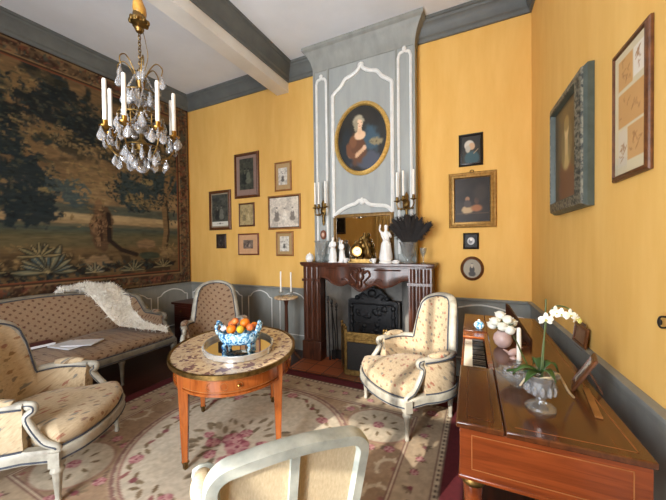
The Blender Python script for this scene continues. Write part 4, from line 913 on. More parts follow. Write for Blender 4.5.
def statuette(label,loc,h,rz,pose):
    root=thing('figurine',label,'figurine',loc,rz,'white figurines on the mantelpiece'); s=h/1.0
    w=MB(); w.lathe([(.17,0),(.17,.03),(.14,.05),(.13,.08),(0,.085)],20); w.v=[(p[0]*s,p[1]*s,p[2]*s) for p in w.v]; w.build('base',M['china'],root)
    # pelvis, belly, chest, neck base, head, limbs
    base=dict(pel=(0,0,.46),bel=(.01,-.01,.56),che=(0,0,.68),nec=(.0,-.005,.77),hea=(.01,-.015,.83),hd2=(.012,-.02,.89))
    if pose==0: lim=dict(ls=(-.08,0,.72),le=(-.13,-.05,.60),lh=(-.06,-.1,.56),rs=(.08,0,.72),re=(.12,-.06,.62),rh=(.03,-.11,.60))
    elif pose==1: lim=dict(ls=(-.08,0,.72),le=(-.12,-.03,.84),lh=(-.03,-.04,.95),rs=(.08,0,.72),re=(.13,0,.61),rh=(.10,-.08,.52))
    else: lim=dict(ls=(-.08,0,.72),le=(-.15,-.02,.79),lh=(-.12,-.04,.93),rs=(.08,0,.72),re=(.13,-.04,.62),rh=(.07,-.10,.66))
    legs=dict(lk=(-.05,-.05,.28),lf=(-.05,0,.10),lt=(-.06,-.06,.085),rk=(.05,-.01,.28),rf=(.06,.02,.10),rt=(.07,-.04,.085),lhp=(-.045,0,.43),rhp=(.045,0,.43))
    allp={**base,**lim,**legs}; keys=list(allp); ix={k:i for i,k in enumerate(keys)}
    pairs=[('pel','bel'),('bel','che'),('che','nec'),('nec','hea'),('hea','hd2'),('che','ls'),('ls','le'),('le','lh'),('che','rs'),('rs','re'),('re','rh'),('pel','lhp'),('lhp','lk'),('lk','lf'),('lf','lt'),('pel','rhp'),('rhp','rk'),('rk','rf'),('rf','rt')]
    rad=dict(pel=.075,bel=.065,che=.078,nec=.03,hea=.048,hd2=.04,ls=.034,le=.026,lh=.022,rs=.034,re=.026,rh=.022,lk=.04,lf=.024,lt=.02,rk=.04,rf=.024,rt=.02,lhp=.055,rhp=.055)
    skin('body',[tuple(c*s for c in allp[k]) for k in keys],[(ix[a],ix[b]) for a,b in pairs],[rad[k]*s for k in keys],M['china'],root)
    # drapery
    w=MB(); n=20; P=[]
    for z,r,rx in ((.50,.082,.1),(.44,.10,.115),(.34,.105,.125),(.22,.115,.14),(.12,.125,.15),(.07,.12,.145)):
        P.append([(rx*math.cos(a)*(1+.10*math.sin(6*a+z*9)),.01+r*math.sin(a)*(1+.10*math.cos(5*a+z*7)),z) for a in np.linspace(0,2*PI,n+1)[:-1]])
    P=np.transpose(np.array(P),(1,0,2))*s; w.grid(P,closed_u=True); w.tube(np.array(catmull([(-.1,-.02,.72),(-.06,-.08,.6),(.04,-.09,.52),(.1,0,.47),(.06,.08,.5)],6))*s,.026*s,7); w.build('drapery',M['china'],root,ang=80)
    w=MB(); w.ell((.012*s,.005*s,.875*s),(.052*s,.052*s,.05*s)); w.ell((.012*s,.055*s,.87*s),.026*s); w.build('hair',M['china'],root)
    w=MB(); w.tube(np.array([(.10,.06,.05),(.11,.06,.2),(.10,.05,.36)])*s,[.05*s,.035*s,.03*s],8); w.build('support',M['china'],root)
    return root
statuette('white bisque figurine of a draped figure right of the glass vase','on mantel' and (-1.62,3.345,MZ),.335,.3,0)
statuette('smaller white bisque figurine between the first figurine and the clock',(-1.505,3.355,MZ),.295,-.4,1)
statuette('tall white statuette of a draped figure with raised arm right of the clock',(-.95,3.335,MZ),.47,.25,2)
for x,y,l in ((-1.425,3.29,'small white cup on the mantelpiece just left of the clock'),(-1.078,3.29,'small white cup on the mantelpiece just right of the clock')):
    c=thing('small_cup',l,'cup',(x,y,MZ),0 if x<-1.2 else PI,'white cups on the mantelpiece'); w=MB(); w.lathe([(.018,0),(.02,.006),(.026,.03),(.031,.055),(.028,.055),(.022,.03),(0,.012)],18); w.build('bowl',M['china'],c); w=MB(); w.tube(catmull([(.027,0,.045),(.046,0,.042),(.042,0,.018),(.024,0,.016)],5),.004,6); w.build('handle',M['china'],c)
for x,l in ((-.83,'white oval dish on the mantelpiece between statuette and feather vase'),):
    c=thing('small_dish',l,'dish',(x,3.31,MZ)); w=MB(); w.lathe([(.03,0),(.034,.006),(.046,.026),(.043,.026),(.03,.01),(0,.01)],22,sx=1.1,sy=.7); w.build('bowl',M['china'],c); w=MB(); w.ell((0,0,.026),(.034,.02,.014)); w.build('contents',M['china'],c)
# clock
ck=thing('mantel_clock','ornate gilt mantel clock with white dial in the middle of the mantelpiece','clock',(-1.255,3.352,MZ+.001),R(8))
w=MB(); w.bx(-.14,.14,-.05,.05,.0,.018); w.bx(-.12,.12,-.04,.04,.018,.045); 
for s in (-1,1): w.tube(catmull([(s*.12,-.03,.05),(s*.10,-.04,.10),(s*.06,-.03,.08),(s*.05,-.02,.045)],5),.012,6); w.ell((s*.12,0,.06),(.022,.03,.022)); w.ell((s*.12,-.04,.019),.016)
w.build('base',M['oldbrass'],ck)
w=MB(); w.ell((-.03,0,.13),(.066,.045,.07)); w.tube(catmull([(-.10,-.02,.08),(-.11,-.02,.15),(-.07,-.02,.21),(-.02,-.01,.24),(.02,0,.22)],5),.016,6); w.ell((.0,0,.24),(.035,.03,.03))
for x,z,r in ((.03,.20,.035),(.07,.13,.05),(.09,.20,.032),(.06,.255,.03),(.1,.08,.035),(-.06,.24,.022),(.03,.29,.026),(.0,.275,.02)): w.ell((x,.0,z),(r,r*.7,r*1.1))
w.tube(catmull([(.07,0,.05),(.09,-.03,.12),(.07,-.02,.2),(.04,0,.27),(.045,0,.325)],6),[.03]*6+[.028]*6+[.024]*6+[.018]*7,8); w.ell((.045,0,.335),.02); w.build('case',M['oldbrass'],ck)
im=Img(.1,.1,.0022,(244,240,230),9)
for k in range(12): a=2*PI*k/12; im.line([(.05+.036*math.cos(a),.05+.036*math.sin(a)),(.05+.043*math.cos(a),.05+.043*math.sin(a))],.0016,(60,56,50))
im.line([(.05,.05),(.05+.02*math.cos(2.2),.05+.02*math.sin(2.2))],.002,(40,40,44)); im.line([(.05,.05),(.05+.032*math.cos(.9),.05+.032*math.sin(.9))],.0016,(40,40,44))
d=picture('dial',im,M['canvas'],ck,0,True); d.location=(-.035,-.058,.135)
w=MB(); w.tube([(-.035+.052*math.cos(a),-.056,.135+.052*math.sin(a)) for a in np.linspace(0,2*PI,33)[:-1]],.006,7,closed=True); w.build('bezel',M['brass'],ck)
# feather vase
fv=thing('glass_vase','heavy cut glass vase holding dark feathers on the right of the mantelpiece','vase',(-.70,3.345,MZ))
w=MB(); w.lathe([(0,0),(.062,0),(.068,.015),(.034,.035),(.034,.05),(.06,.085),(.075,.13),(.088,.21),(.10,.235),(.096,.236),(.08,.2),(.062,.12),(.04,.08),(0,.07)],28,flute=.03,nf=14); w.build('body',M['vaseglass'],fv)
ff=thing('feather_bouquet','fan of dark brown feathers standing in the glass vase on the mantelpiece','feathers',(-.70,3.345,MZ+.075))
rg=random.Random(5)
for k in range(64):
    a=rg.uniform(-.62,.66)*(1 if k%3 else .6); b_=rg.uniform(-.28,.22); L=rg.uniform(.40,.47)*(1-.06*abs(a))
    dr_=np.array([math.sin(a),math.sin(b_)*.6,math.cos(a)]); n_=7; pts=[np.array([0,0,.0])+dr_*L*t*np.array([.35+.65*t,.35+.65*t,1])+np.array([0,0,0]) for t in np.linspace(0.02,1,n_)]
    if pts[-1][1]>.045: pts=[p*np.array([1,.045/pts[-1][1],1]) for p in pts]
    w=MB(); sd=np.array([math.cos(a),rg.uniform(-.6,.6),-math.sin(a)]); sd/=np.linalg.norm(sd); wd=[.002,.002,.004,.010,.015,.017,.006]; vs=[]
    for p,q in zip(pts,wd): vs+=[p-sd*q+np.array([0,.004,0]),p,p+sd*q+np.array([0,.004,0])]
    fs=[]
    for i in range(n_-1): fs+=[(3*i,3*i+1,3*i+4,3*i+3),(3*i+1,3*i+2,3*i+5,3*i+4)]
    w.add(vs,fs); w.tube(pts,[.002]*n_,5)
    for q in range(26):
        t=rg.uniform(.5,1); p=pts[0]+(pts[-1]-pts[0])*t; sg=rg.choice((-1,1)); e=p+sd*sg*rg.uniform(.02,.045)+dr_*rg.uniform(.01,.04); w.add([p,p+dr_*.006,e],[(0,1,2)])
    w.build('feather',M['feather'],ff)
gl=thing('glass_goblet','small slender glass at the right end of the mantelpiece','glass',(-.545,3.36,MZ)); w=MB(); w.lathe([(0,0),(.032,0),(.034,.005),(.008,.014),(.007,.06),(.015,.08),(.03,.12),(.036,.17),(.033,.17),(.026,.12),(.0,.085)],20); w.build('body',M['vaseglass'],gl)
# ------------------------------------------------------------------ frames
def frame_mesh(wd,ht,bw,dp,hooks=None):
    w=MB(); a,b=wd/2-bw/2,ht/2-bw/2; h=bw/2
    w.sweep([(-a,0,-b),(a,0,-b),(a,0,b),(-a,0,b)],[(-h,0.0),(-h,dp*.55),(-h*.75,dp),(-h*.2,dp*.9),(h*.35,dp*.62),(h*.65,dp*.72),(h,dp*.45),(h,0)],up=(0,-1,0),closed=True); return w
def oval_frame(wd,ht,bw,dp):
    w=MB(); a,b=wd/2-bw/2,ht/2-bw/2; h=bw/2
    w.sweep([(a*math.cos(t),0,b*math.sin(t)) for t in np.linspace(0,2*PI,65)[:-1]],[(-h,0.0),(-h,dp*.5),(-h*.6,dp),(0,dp*.8),(h*.5,dp*.6),(h,dp*.3),(h,0)],up=(0,-1,0),closed=True); return w
def hang(name,label,cat,loc,rz,wd,ht,bw,dp,fmat,img,mat='canvas',mount=None,mcol=None,oval=False,group=None,tilt=0,pane=False):
    root=thing(name,label,cat,loc,rz,group); root.rotation_euler=(tilt,0,rz)
    fw=oval_frame(wd,ht,bw,dp) if oval else frame_mesh(wd,ht,bw,dp); fw.build('frame',M[fmat],root,ang=30)
    if oval: 
        w=MB(); w.prism([((wd/2-bw*.4)*math.cos(t),(ht/2-bw*.4)*math.sin(t)) for t in np.linspace(0,2*PI,49)[:-1]],-.001,-.008,'xz')
    else: w=MB(); w.bx(-wd/2+bw*.4,wd/2-bw*.4,-.008,-.001,-ht/2+bw*.4,ht/2-bw*.4)
    w.build('backing' if not mount else 'mount',mount_mat(mcol) if mount else M['framedark'],root,smooth=False)
    p=picture('picture',img,M[mat],root,0,oval); p.location=(0,-.0105,(mount or (0,0,0))[2] if mount else 0)
    if pane: w=MB(); w.add([(-wd/2+bw*.5,-.014,-ht/2+bw*.5),(wd/2-bw*.5,-.014,-ht/2+bw*.5),(wd/2-bw*.5,-.014,ht/2-bw*.5),(-wd/2+bw*.5,-.014,ht/2-bw*.5)],[(0,1,2,3)]); w.build('glass_pane',M['pane'],root,smooth=False)
    return root
_mm={}
def mount_mat(c):
    if c not in _mm: _mm[c]=pm('card mount %d'%len(_mm),c,tuple(x*.93 for x in c),rough=.9,scale=20)
    return _mm[c]
def figure(im,cx,cy,h,body,skin_,hair,al=1):
    im.blob(cx,cy+h*.02,h*.20,h*.30,body,soft=.3,al=al); im.blob(cx,cy-h*.28,h*.28,h*.22,body,soft=.35,al=al)
    im.blob(cx,cy+h*.40,h*.085,h*.10,skin_,soft=.3,al=al); im.blob(cx,cy+h*.46,h*.10,h*.07,hair,soft=.4,al=al)
    im.blob(cx,cy+h*.22,h*.08,h*.1,skin_,soft=.4,al=al*.8)
def engraving(wd,ht,base,dark,light,seed,nfig=2,cap=0,n=.5,res=.006):
    im=Img(wd,ht,res,base,seed); f=im.nz(14/max(wd,.15)*.4,4); im.mixm(smooth01((f-.5)*5),dark,n); im.mixm(smooth01((.40-f)*6),light,n*.7); rg=im.rng
    for k in range(nfig):
        x=wd*(.5+(k-(nfig-1)/2)*.26+rg.uniform(-.04,.04)); figure(im,x,ht*.42,ht*.5*rg.uniform(.8,1.1),light if k%2 else dark,light,dark,.85)
    im.vary(.12,60,2)
    if cap: im.rect(0,0,wd,cap,(206,202,190)); im.line([(wd*.3,cap*.5),(wd*.7,cap*.5)],.004,(110,104,96)); im.blob(wd*.5,cap*.55,.02,.014,(90,86,80))
    return im
Y0=YB-.002
def wallp(*a,**k): return hang(*a,group='framed pictures on the back wall',**k)
dk=(46,46,42); lt=(112,112,98)
wallp('framed_print','dark engraving with white caption strip in brown frame, leftmost of the larger prints','picture',(-3.735,Y0,2.03),0,.47,.63,.045,.03,'framebrown',engraving(.34,.50,(72,72,64),(38,38,36),(112,110,98),1,2,.07),mount=(1,1,0),mcol=(150,134,110))
wallp('framed_print','tallest dark engraving with pinkish-grey mount in dark frame at the top left','picture',(-3.178,Y0,2.525),0,.48,.68,.04,.03,'framebrown',engraving(.27,.47,(66,66,56),(34,36,32),(104,104,86),2,2),mount=(1,1,.02),mcol=(142,116,104))
wallp('framed_print','small sepia print in thin wooden frame below the tallest engraving','picture',(-3.19,Y0,1.93),0,.305,.36,.022,.02,'framebrown',engraving(.255,.31,(166,146,104),(120,108,78),(186,168,126),3,2,0,.6))
wallp('framed_print','small white print of a standing figure in tan mount, upper right of the print group','picture',(-2.514,Y0,2.438),0,.29,.415,.024,.02,'framelight',engraving(.15,.24,(214,208,196),(92,86,80),(236,232,222),4,1,0,.25),mount=(1,1,0),mcol=(184,152,106))
wallp('framed_print','wide white drawing of several figures in wooden frame, nearest the chimney breast','picture',(-2.506,Y0,1.93),0,.56,.49,.024,.02,'framelight',engraving(.49,.42,(216,206,190),(120,112,104),(234,226,212),5,3,0,.3))
wallp('framed_miniature','tiny dark portrait in black frame, lowest left of the print group','picture',(-3.722,Y0,1.536),0,.21,.23,.03,.02,'framedark',engraving(.15,.175,(54,48,44),(32,28,26),(150,138,126),6,1,0,.4))
wallp('framed_print','small landscape print in wide pinkish mount with reddish frame, bottom of the group','picture',(-3.165,Y0,1.48),0,.405,.33,.022,.02,'framered',engraving(.19,.13,(120,104,92),(66,56,50),(168,150,136),7,2,0,.6),mount=(1,1,0),mcol=(206,160,118))
wallp('framed_print','small white figure print in tan mount at the lower right above the candle stand','picture',(-2.501,Y0,1.479),0,.30,.352,.026,.02,'framelight',engraving(.155,.215,(206,200,188),(84,80,74),(232,228,218),8,1,0,.35),mount=(1,1,0),mcol=(178,146,98))
# right-hand group
im=Img(.18,.28,.005,(52,50,46),21); im.vary(.2,12); im.blob(.10,.05,.085,.09,(58,84,90),soft=.3); im.blob(.075,.19,.055,.06,(196,190,176),soft=.25); im.blob(.10,.175,.036,.045,(196,160,126),soft=.3); im.blob(.062,.15,.03,.05,(176,170,156),soft=.4); im.line([(.12,.1),(.16,.14)],.006,(150,130,104))
wallp('framed_portrait','small profile portrait of a person with white hair and teal coat in black frame','picture',(-.08,Y0,2.457),0,.238,.345,.028,.022,'black',im,'oil')
im=Img(.35,.46,.006,(44,38,34),22); im.vary(.35,8); im.blob(.14,.13,.08,.06,(176,150,112),soft=.5,wob=.8*(im.nz(20,2)-.5)); im.blob(.22,.14,.07,.05,(150,96,60),soft=.5); im.blob(.13,.24,.028,.035,(150,110,80),soft=.4); im.blob(.13,.19,.045,.05,(70,60,56),soft=.4); im.blob(.22,.22,.03,.05,(84,60,46),soft=.5); im.line([(.02,.085),(.33,.085)],.006,(92,72,52)); im.blob(.26,.3,.09,.12,(56,48,42),soft=.6)
g2=wallp('framed_painting','dark genre painting in wide gilt frame between the small portraits','picture',(-.07,Y0,1.92),0,.465,.592,.062,.04,'pictgilt',im,'oil')
w=MB(); w.tube([(.018*math.cos(a),-.022,.302+.014*math.sin(a)) for a in np.linspace(0,2*PI,17)[:-1]],.005,6,closed=True); w.build('hanging_ring',M['oldbrass'],g2)
im=Img(.13,.14,.004,(30,28,28),23); im.blob(.065,.07,.04,.044,(196,196,196),soft=.15); im.blob(.06,.066,.024,.03,(120,120,124),soft=.4); im.blob(.066,.085,.014,.016,(226,222,216),soft=.3)
wallp('framed_miniature','tiny white oval portrait in square black frame under the gilt painting','picture',(-.082,Y0,1.478),0,.156,.175,.02,.02,'black',im,'oil')
im=Img(.18,.20,.004,(150,140,122),24); figure(im,.09,.085,.15,(64,60,58),(196,180,156),(120,112,104)); 
r_=wallp('round_framed_portrait','round framed grey portrait, lowest on the right part of the back wall','picture',(-.073,Y0,1.181),0,.232,.262,.03,.025,'framebrown',im,'oil',oval=True)
# right wall pictures
def Rw(s,z,off=.002): p=onR(s,off); return (p[0],p[1],z)
im=Img(.46,.60,.006,(86,72,50),25); im.vary(.2,7); im.blob(.24,.05,.2,.24,(106,72,50),soft=.3,wob=.6*(im.nz(18,2)-.5)); im.blob(.23,.26,.10,.10,(176,154,104),soft=.4); im.blob(.23,.34,.05,.08,(188,164,116),soft=.3); im.blob(.235,.425,.05,.062,(200,176,130),soft=.25); im.blob(.235,.47,.06,.06,(138,118,76),soft=.4); im.blob(.17,.33,.05,.16,(112,98,66),soft=.5,al=.8); im.blob(.30,.33,.05,.16,(112,98,66),soft=.5,al=.8)
gr=thing('framed_portrait','painted portrait of a veiled woman in carved green-grey frame on the right wall','picture',Rw(-1.225,2.03),aR-PI)
FW,FH=.63,.765
frame_mesh(FW,FH,.085,.065).build('frame',M['framegreen'],gr,ang=30)
w=MB(); a,b=FW/2-.042,FH/2-.042; w.sweep([(-a,0,-b),(a,0,-b),(a,0,b),(-a,0,b)],[(-.03,.055),(-.026,.069),(0,.064),(.026,.055),(.03,.045)],up=(0,-1,0),closed=True); w.build('carved_border',M['framecarve'],gr,ang=30)
w=MB(); w.bx(-FW/2+.04,FW/2-.04,-.008,-.001,-FH/2+.04,FH/2-.04); w.build('backing',M['framedark'],gr,smooth=False); p=picture('picture',im,M['oil'],gr,-.040)
wd,ht=.298,.57; im=Img(wd-.05,ht-.05,.0055,(206,196,166),26); W_,H_=im.w,im.h
for x0,y0,x1,y1,c in ((.03,.36,.15,.49,(196,150,98)),(.155,.37,.235,.49,(224,218,206)),(.03,.20,.235,.345,(194,148,96)),(.03,.03,.105,.185,(206,196,176)),(.11,.045,.235,.185,(196,152,102))):
    im.rect(x0,y0,x1,y1,c); rg=im.rng
    for k in range(7):
        x=rg.uniform(x0+.015,x1-.03); y=rg.uniform(y0+.02,y1-.03); im.line([(x,y),(x+rg.uniform(-.02,.03),y+rg.uniform(.0,.03)),(x+rg.uniform(-.02,.03),y+rg.uniform(-.02,.03))],.0035,(140,96,66),.6)
hang('framed_sketches','brown framed mount of five small sketches, nearest picture on the right wall','picture',Rw(-1.925,2.005),aR-PI,wd,ht,.022,.020,'framebrown',im,'canvas',pane=True)
hk=MB(); hk.tube(catmull([(0,0,.03),(0,-.03,.03),(0,-.04,.0),(0,-.03,-.03),(0,-.005,-.03)],6),.006,7); hk.lathe([(.018,0),(.018,.006),(0,.008)],14,(0,0,.03),Matrix.Rotation(PI/2,4,'X')); o=hk.build('curtain_hook',M['black']); o.scale=(.6,.6,.6); o.location=Rw(-2.165,1.17,.004); o.rotation_euler=(0,0,aR-PI); tag(o,'small dark metal hook fixed to the right wall at the picture edge','hook')
hang('framed_painting','dark painting on the window wall, seen only in the mantel mirror','picture',(-3.8,YR+.002,2.03),PI,.46,.5,.05,.03,'framedark',engraving(.36,.4,(40,38,36),(26,24,24),(90,84,76),17,1,0,.5),'oil')
# oval portrait over the mantel
im=Img(.62,.78,.0065,(44,42,38),31); im.vary(.25,6)
im.blob(.12,.30,.10,.3,(40,46,50),soft=.5); im.blob(.44,.36,.14,.18,(62,84,98),soft=.5,wob=.7*(im.nz(14,2)-.5)); im.blob(.40,.12,.26,.15,(74,78,90),soft=.5,wob=.8*(im.nz(12,2)-.5)); im.blob(.49,.33,.10,.05,(138,126,96),soft=.3,ang=-.15); im.line([(.40,.335),(.58,.32)],.004,(90,80,60))
im.blob(.26,.27,.14,.20,(98,64,44),soft=.3,wob=.5*(im.nz(14,2)-.5)); im.blob(.20,.36,.06,.09,(120,80,54),soft=.4); im.blob(.29,.43,.085,.065,(222,186,150),soft=.3); im.blob(.285,.49,.036,.06,(216,178,142),soft=.3)
im.blob(.265,.60,.085,.095,(168,158,134),soft=.3,wob=.4*(im.nz(20,2)-.5)); im.blob(.285,.565,.047,.062,(228,192,158),soft=.25); im.blob(.24,.55,.03,.09,(150,140,118),soft=.4)
im.blob(.268,.574,.008,.005,(70,54,44)); im.blob(.303,.574,.008,.005,(70,54,44)); im.blob(.287,.538,.012,.005,(176,90,80)); im.line([(.288,.572),(.291,.553)],.004,(196,156,126)); im.line([(.26,.585),(.275,.587)],.003,(110,90,70)); im.line([(.296,.587),(.311,.585)],.003,(110,90,70))
im.line([(.16,.2),(.24,.19),(.33,.26)],.03,(206,166,130)); im.blob(.345,.275,.03,.035,(216,176,142),soft=.3); im.line([(.14,.32),(.15,.22),(.2,.19)],.04,(110,72,50))
hang('oval_portrait','oval gilt framed portrait of a woman in brown dress on the chimney breast','painting',(cx+.003,TY-.004,2.725),0,.715,.88,.052,.04,'gilt',im,'oil',oval=True)
mi=hang('oval_miniature','tiny oval miniature in dark frame hanging under the left sconce','picture',(-1.792,TY-.022,1.585),0,.085,.115,.016,.014,'framered',(lambda q:(q.blob(.03,.045,.022,.03,(196,160,140)),q)[1])(Img(.06,.09,.003,(120,86,70),33)),'oil',oval=True)
# mirror on the mantel
mr_=thing('overmantel_mirror','gilt framed rectangular mirror standing on the mantelpiece behind the clock','mirror',(-1.267,TY-.004,MZ+.295),0)
frame_mesh(.765,.588,.042,.028).build('frame',M['mirrorgilt'],mr_,ang=30)
w=MB()
for t in np.linspace(-.36,.36,37): w.ell((t,-.024,.272),.0075,6,4); 
for t in np.linspace(-.27,.25,27): w.ell((-.36,-.024,t),.0075,6,4); w.ell((.36,-.024,t),.0075,6,4)
w.build('beading',M['mirrorgilt'],mr_); w=MB(); w.bx(-.345,.345,-.012,-.004,-.258,.258); w.build('mirror_glass',M['mirror'],mr_,smooth=False)
# sconces
def sconce(label,x,z,cups,side):
    root=thing('wall_sconce',label,'sconce',(x,TY-.018,z),0,'wall sconces'); w=MB()
    w.lathe([(0,-.19),(.012,-.17),(.018,-.12),(.012,-.08),(.03,-.02),(.036,.02),(.02,.06),(.024,.10),(.008,.135),(0,.145)],14,(0,-.012,0),sy=.45); w.ell((0,-.02,.0),(.034,.018,.04)); w.build('backplate',M['oldbrass'],root)
    for i,(dx,dy,dz) in enumerate(cups):
        w=MB(); w.tube(catmull([(0,-.02,-.02),(dx*.35,-.05+dy*.3,-.055),(dx*.8,dy*.8-.02,-.045),(dx*1.05,dy,-.0),(dx,dy,dz-.03)],6),.0075,7); w.ell((dx*.5,-.04+dy*.5,-.055),.014)
        w.ell((dx*.85,dy*.9,-.05),(.016,.014,.012)); a=w.build('arm',M['oldbrass'],root)
        w=MB(); w.lathe([(.006,-.03),(.012,-.022),(.034,-.012),(.036,-.006),(.016,-.004),(.018,.012),(.014,.03),(.017,.034),(.013,.034)],14,(dx,dy,dz)); w.build('candle_cup',M['oldbrass'],a)
        candle('white candle in the %s wall sconce, %s'%(side,('leftmost','middle','rightmost')[i]),(x+dx,TY-.018+dy,z+dz+.0345),.275,.0105,'candles in the wall sconces')
sconce('gilt bronze wall sconce with three candles left of the mirror',-1.785,1.885,((-.072,-.09,.045),(-.005,-.12,.04),(.07,-.09,.05)),'left')
sconce('gilt bronze wall sconce with three candles right of the mirror, above the feathers',-.735,1.895,((-.085,-.09,.045),(-.01,-.12,.05),(.095,-.09,.06)),'right')
# ------------------------------------------------------------------ chandelier
CX,CY=-2.10,1.325
chd=thing('chandelier','brass and cut crystal chandelier with white candles hanging from the ceiling','chandelier',(CX,CY,0))
w=MB(); n=30; w.tube([(.006*math.sin(k*.9),.006*math.cos(k*.9),3.03+(ZC-3.03)*k/n) for k in range(n+1)],[.034+.008*math.sin(k*1.1) for k in range(n+1)],10); w.build('cord_sleeve',M['goldcloth'],chd)
w=MB(); w.lathe([(0,2.925),(.02,2.93),(.03,2.95),(.02,2.97),(.05,2.985),(.055,3.01),(.04,3.03),(.036,3.06),(0,3.06)],18); 
for k in range(8): a=2*PI*k/8; w.ell((.052*math.cos(a),.052*math.sin(a),3.0),(.014,.014,.02),8,6)
w.build('canopy',M['oldbrass'],chd)
w=MB()
for k in range(12):
    z=2.915-.022*k; a=(k%2)*PI/2; w.tube([(.009*math.cos(t)*math.cos(a),.009*math.cos(t)*math.sin(a),z+.015*math.sin(t)) for t in np.linspace(0,2*PI,11)[:-1]],.0028,5,closed=True)
w.tube(catmull([(.03,.0,2.95),(.05,.01,2.85),(.055,.02,2.75),(.03,.01,2.66)],6),.0025,5); w.build('chain',M['oldbrass'],chd)
w=MB(); w.lathe([(0,2.04),(.016,2.05),(.02,2.075),(.012,2.09),(.03,2.12),(.045,2.15),(.03,2.18),(.014,2.20),(.012,2.32),(.028,2.35),(.034,2.38),(.014,2.41),(.010,2.52),(.024,2.56),(.03,2.59),(.012,2.62),(.008,2.66),(0,2.665)],18); w.build('stem',M['oldbrass'],chd)
for z_,r_ in ((2.47,(.05,.05,.055)),(2.27,(.045,.045,.04)),(2.62,(.035,.035,.04)),(2.005,(.042,.042,.042))): w=MB(); w.ell((0,0,z_),r_,12,8); w.build('crystal_ball',M['crystal'],chd)
tow=np.array([2.1,-1.325]); tow/=np.linalg.norm(tow); rgt=np.array([-tow[1],tow[0]])
def cdir(phi): a=R(phi); d=tow*math.cos(a)+rgt*math.sin(a); return d
arms=[(-26,'second from the left of the three tallest'),(27,'near right'),(-78,'leftmost'),(76,'rightmost'),(-118,'behind the leftmost'),(112,'behind the rightmost')]
clab=['tall white chandelier candle at the front left','tall white chandelier candle at the front right','white chandelier candle furthest left','white chandelier candle furthest right','white chandelier candle just behind the leftmost one','white chandelier candle just behind the rightmost one']
def cp(phi,r,z): d=cdir(phi); return (d[0]*r,d[1]*r,z)
ARM_R=.203; pend=[]
for i,(ph,_) in enumerate(arms):
    w=MB(); w.tube(catmull([cp(ph,.02,2.12),cp(ph,.06,2.07),cp(ph,.12,2.06),cp(ph,.18,2.10),cp(ph,ARM_R+.008,2.17),cp(ph,ARM_R,2.22)],6),.005,7)
    w.tube(catmull([cp(ph,.03,2.36),cp(ph,.08,2.40),cp(ph,.13,2.36),cp(ph,.13,2.24),cp(ph,.16,2.15)],6),.004,6); a=w.build('arm',M['oldbrass'],chd)
    w=MB(); c=cp(ph,ARM_R,0); w.lathe([(.006,2.208),(.014,2.213),(.034,2.228),(.036,2.235),(.016,2.235),(.015,2.253),(.0165,2.273),(.013,2.273)],14,c); w.build('candle_cup',M['brass'],a)
    candle(clab[i],(CX+c[0],CY+c[1],2.2735),.268,.013,'candles on the chandelier')
    for k in range(4): q=2*PI*k/4+i; pend.append((c[0]+.034*math.cos(q),c[1]+.034*math.sin(q),2.225,.075 if k%2 else .105))
    for r_,z_ in ((.08,2.06),(.15,2.07)): p=cp(ph,r_,z_); pend.append((p[0],p[1],p[2]-.005,.085))
for i in range(6):
    ph=i*60+8; p=cp(ph,.115,2.40); w=MB()
    w.tube(catmull([cp(ph,.015,2.56),cp(ph,.05,2.66),cp(ph,.10,2.72),cp(ph,.14,2.69),cp(ph,.135,2.64)],6),.004,6); w.build('plume',M['oldbrass'],chd); q=cp(ph,.137,2.64); pend.append((*q,.10)); q=cp(ph+25,.10,2.50); pend.append((*q,.10))
for nn_,r_,z_,L in ((8,.057,2.085,.10),(12,.10,2.138,.12),(10,.10,2.50,.11),(9,.135,2.34,.12)):
    for i in range(nn_): pend.append((*cp(i*360/nn_+r_*300,r_,z_),L))
for rr_,zz_,ri,zi in ((.10,2.145,.02,2.12),(.057,2.095,.02,2.08),(.10,2.505,.012,2.5),(.135,2.345,.012,2.33)):
    w=MB(); w.tube([cp(a,rr_,zz_) for a in range(0,360,15)],.005,6,closed=True)
    for a in range(0,360,60): w.tube([cp(a,ri,zi),cp(a,rr_,zz_)],.004,5)
    w.build('hoop',M['oldbrass'],chd)
# two meshes of pendants, shared by the copies
def pendmesh(kind):
    w=MB()
    if kind==0: w.lathe([(0,-1),(.16,-.92),(.27,-.72),(.22,-.5),(.1,-.25),(.03,-.14),(0,-.13)],8,sy=.5)
    else: w.lathe([(0,-1),(.2,-.8),(.26,-.6),(.12,-.2),(0,-.14)],6,sy=.55)
    w.ell((0,0,-.07),.07,6,4); return w
base_=[]
for kind in (0,1):
    o=pendmesh(kind).build('crystal_pendant',M['crystal'],chd,smooth=False); base_.append(o)
rg=random.Random(8); first=[True,True]
pend=pend[:99]
for k,(x,y,z,L) in enumerate(pend):
    b_=base_[k%2]
    if first[k%2]: o=b_; first[k%2]=False
    else: o=b_.copy(); COL.objects.link(o); o.parent=chd
    o.location=(x,y,z); o.scale=(L*.95,L*.95,L*.92); o.rotation_euler=(rg.uniform(-.08,.08),rg.uniform(-.08,.08),rg.uniform(0,3.1))
# bead garlands
for i in range(6):
    for (p0,p1,sag,nb_,r_) in ((np.array(cp(i*60+8,.10,2.50)),np.array(cp(arms[i][0],.203,2.235)),.09,14,.0085),(np.array(cp(i*60+8,.10,2.50)),np.array(cp(i*60+8,.03,2.64)),0,7,.007),(np.array(cp(i*60+8,.135,2.345)),np.array(cp(i*60+68,.135,2.345)),.06,10,.008)):
        w=MB(); pts=[]
        for t in np.linspace(0,1,nb_): p=p0*(1-t)+p1*t; p[2]-=sag*math.sin(PI*t); pts.append(p)
        w.tube(pts,.003,5)
        for p in pts: w.ell(p,r_,6,4)
        w.build('bead_garland',M['crystal'],chd)
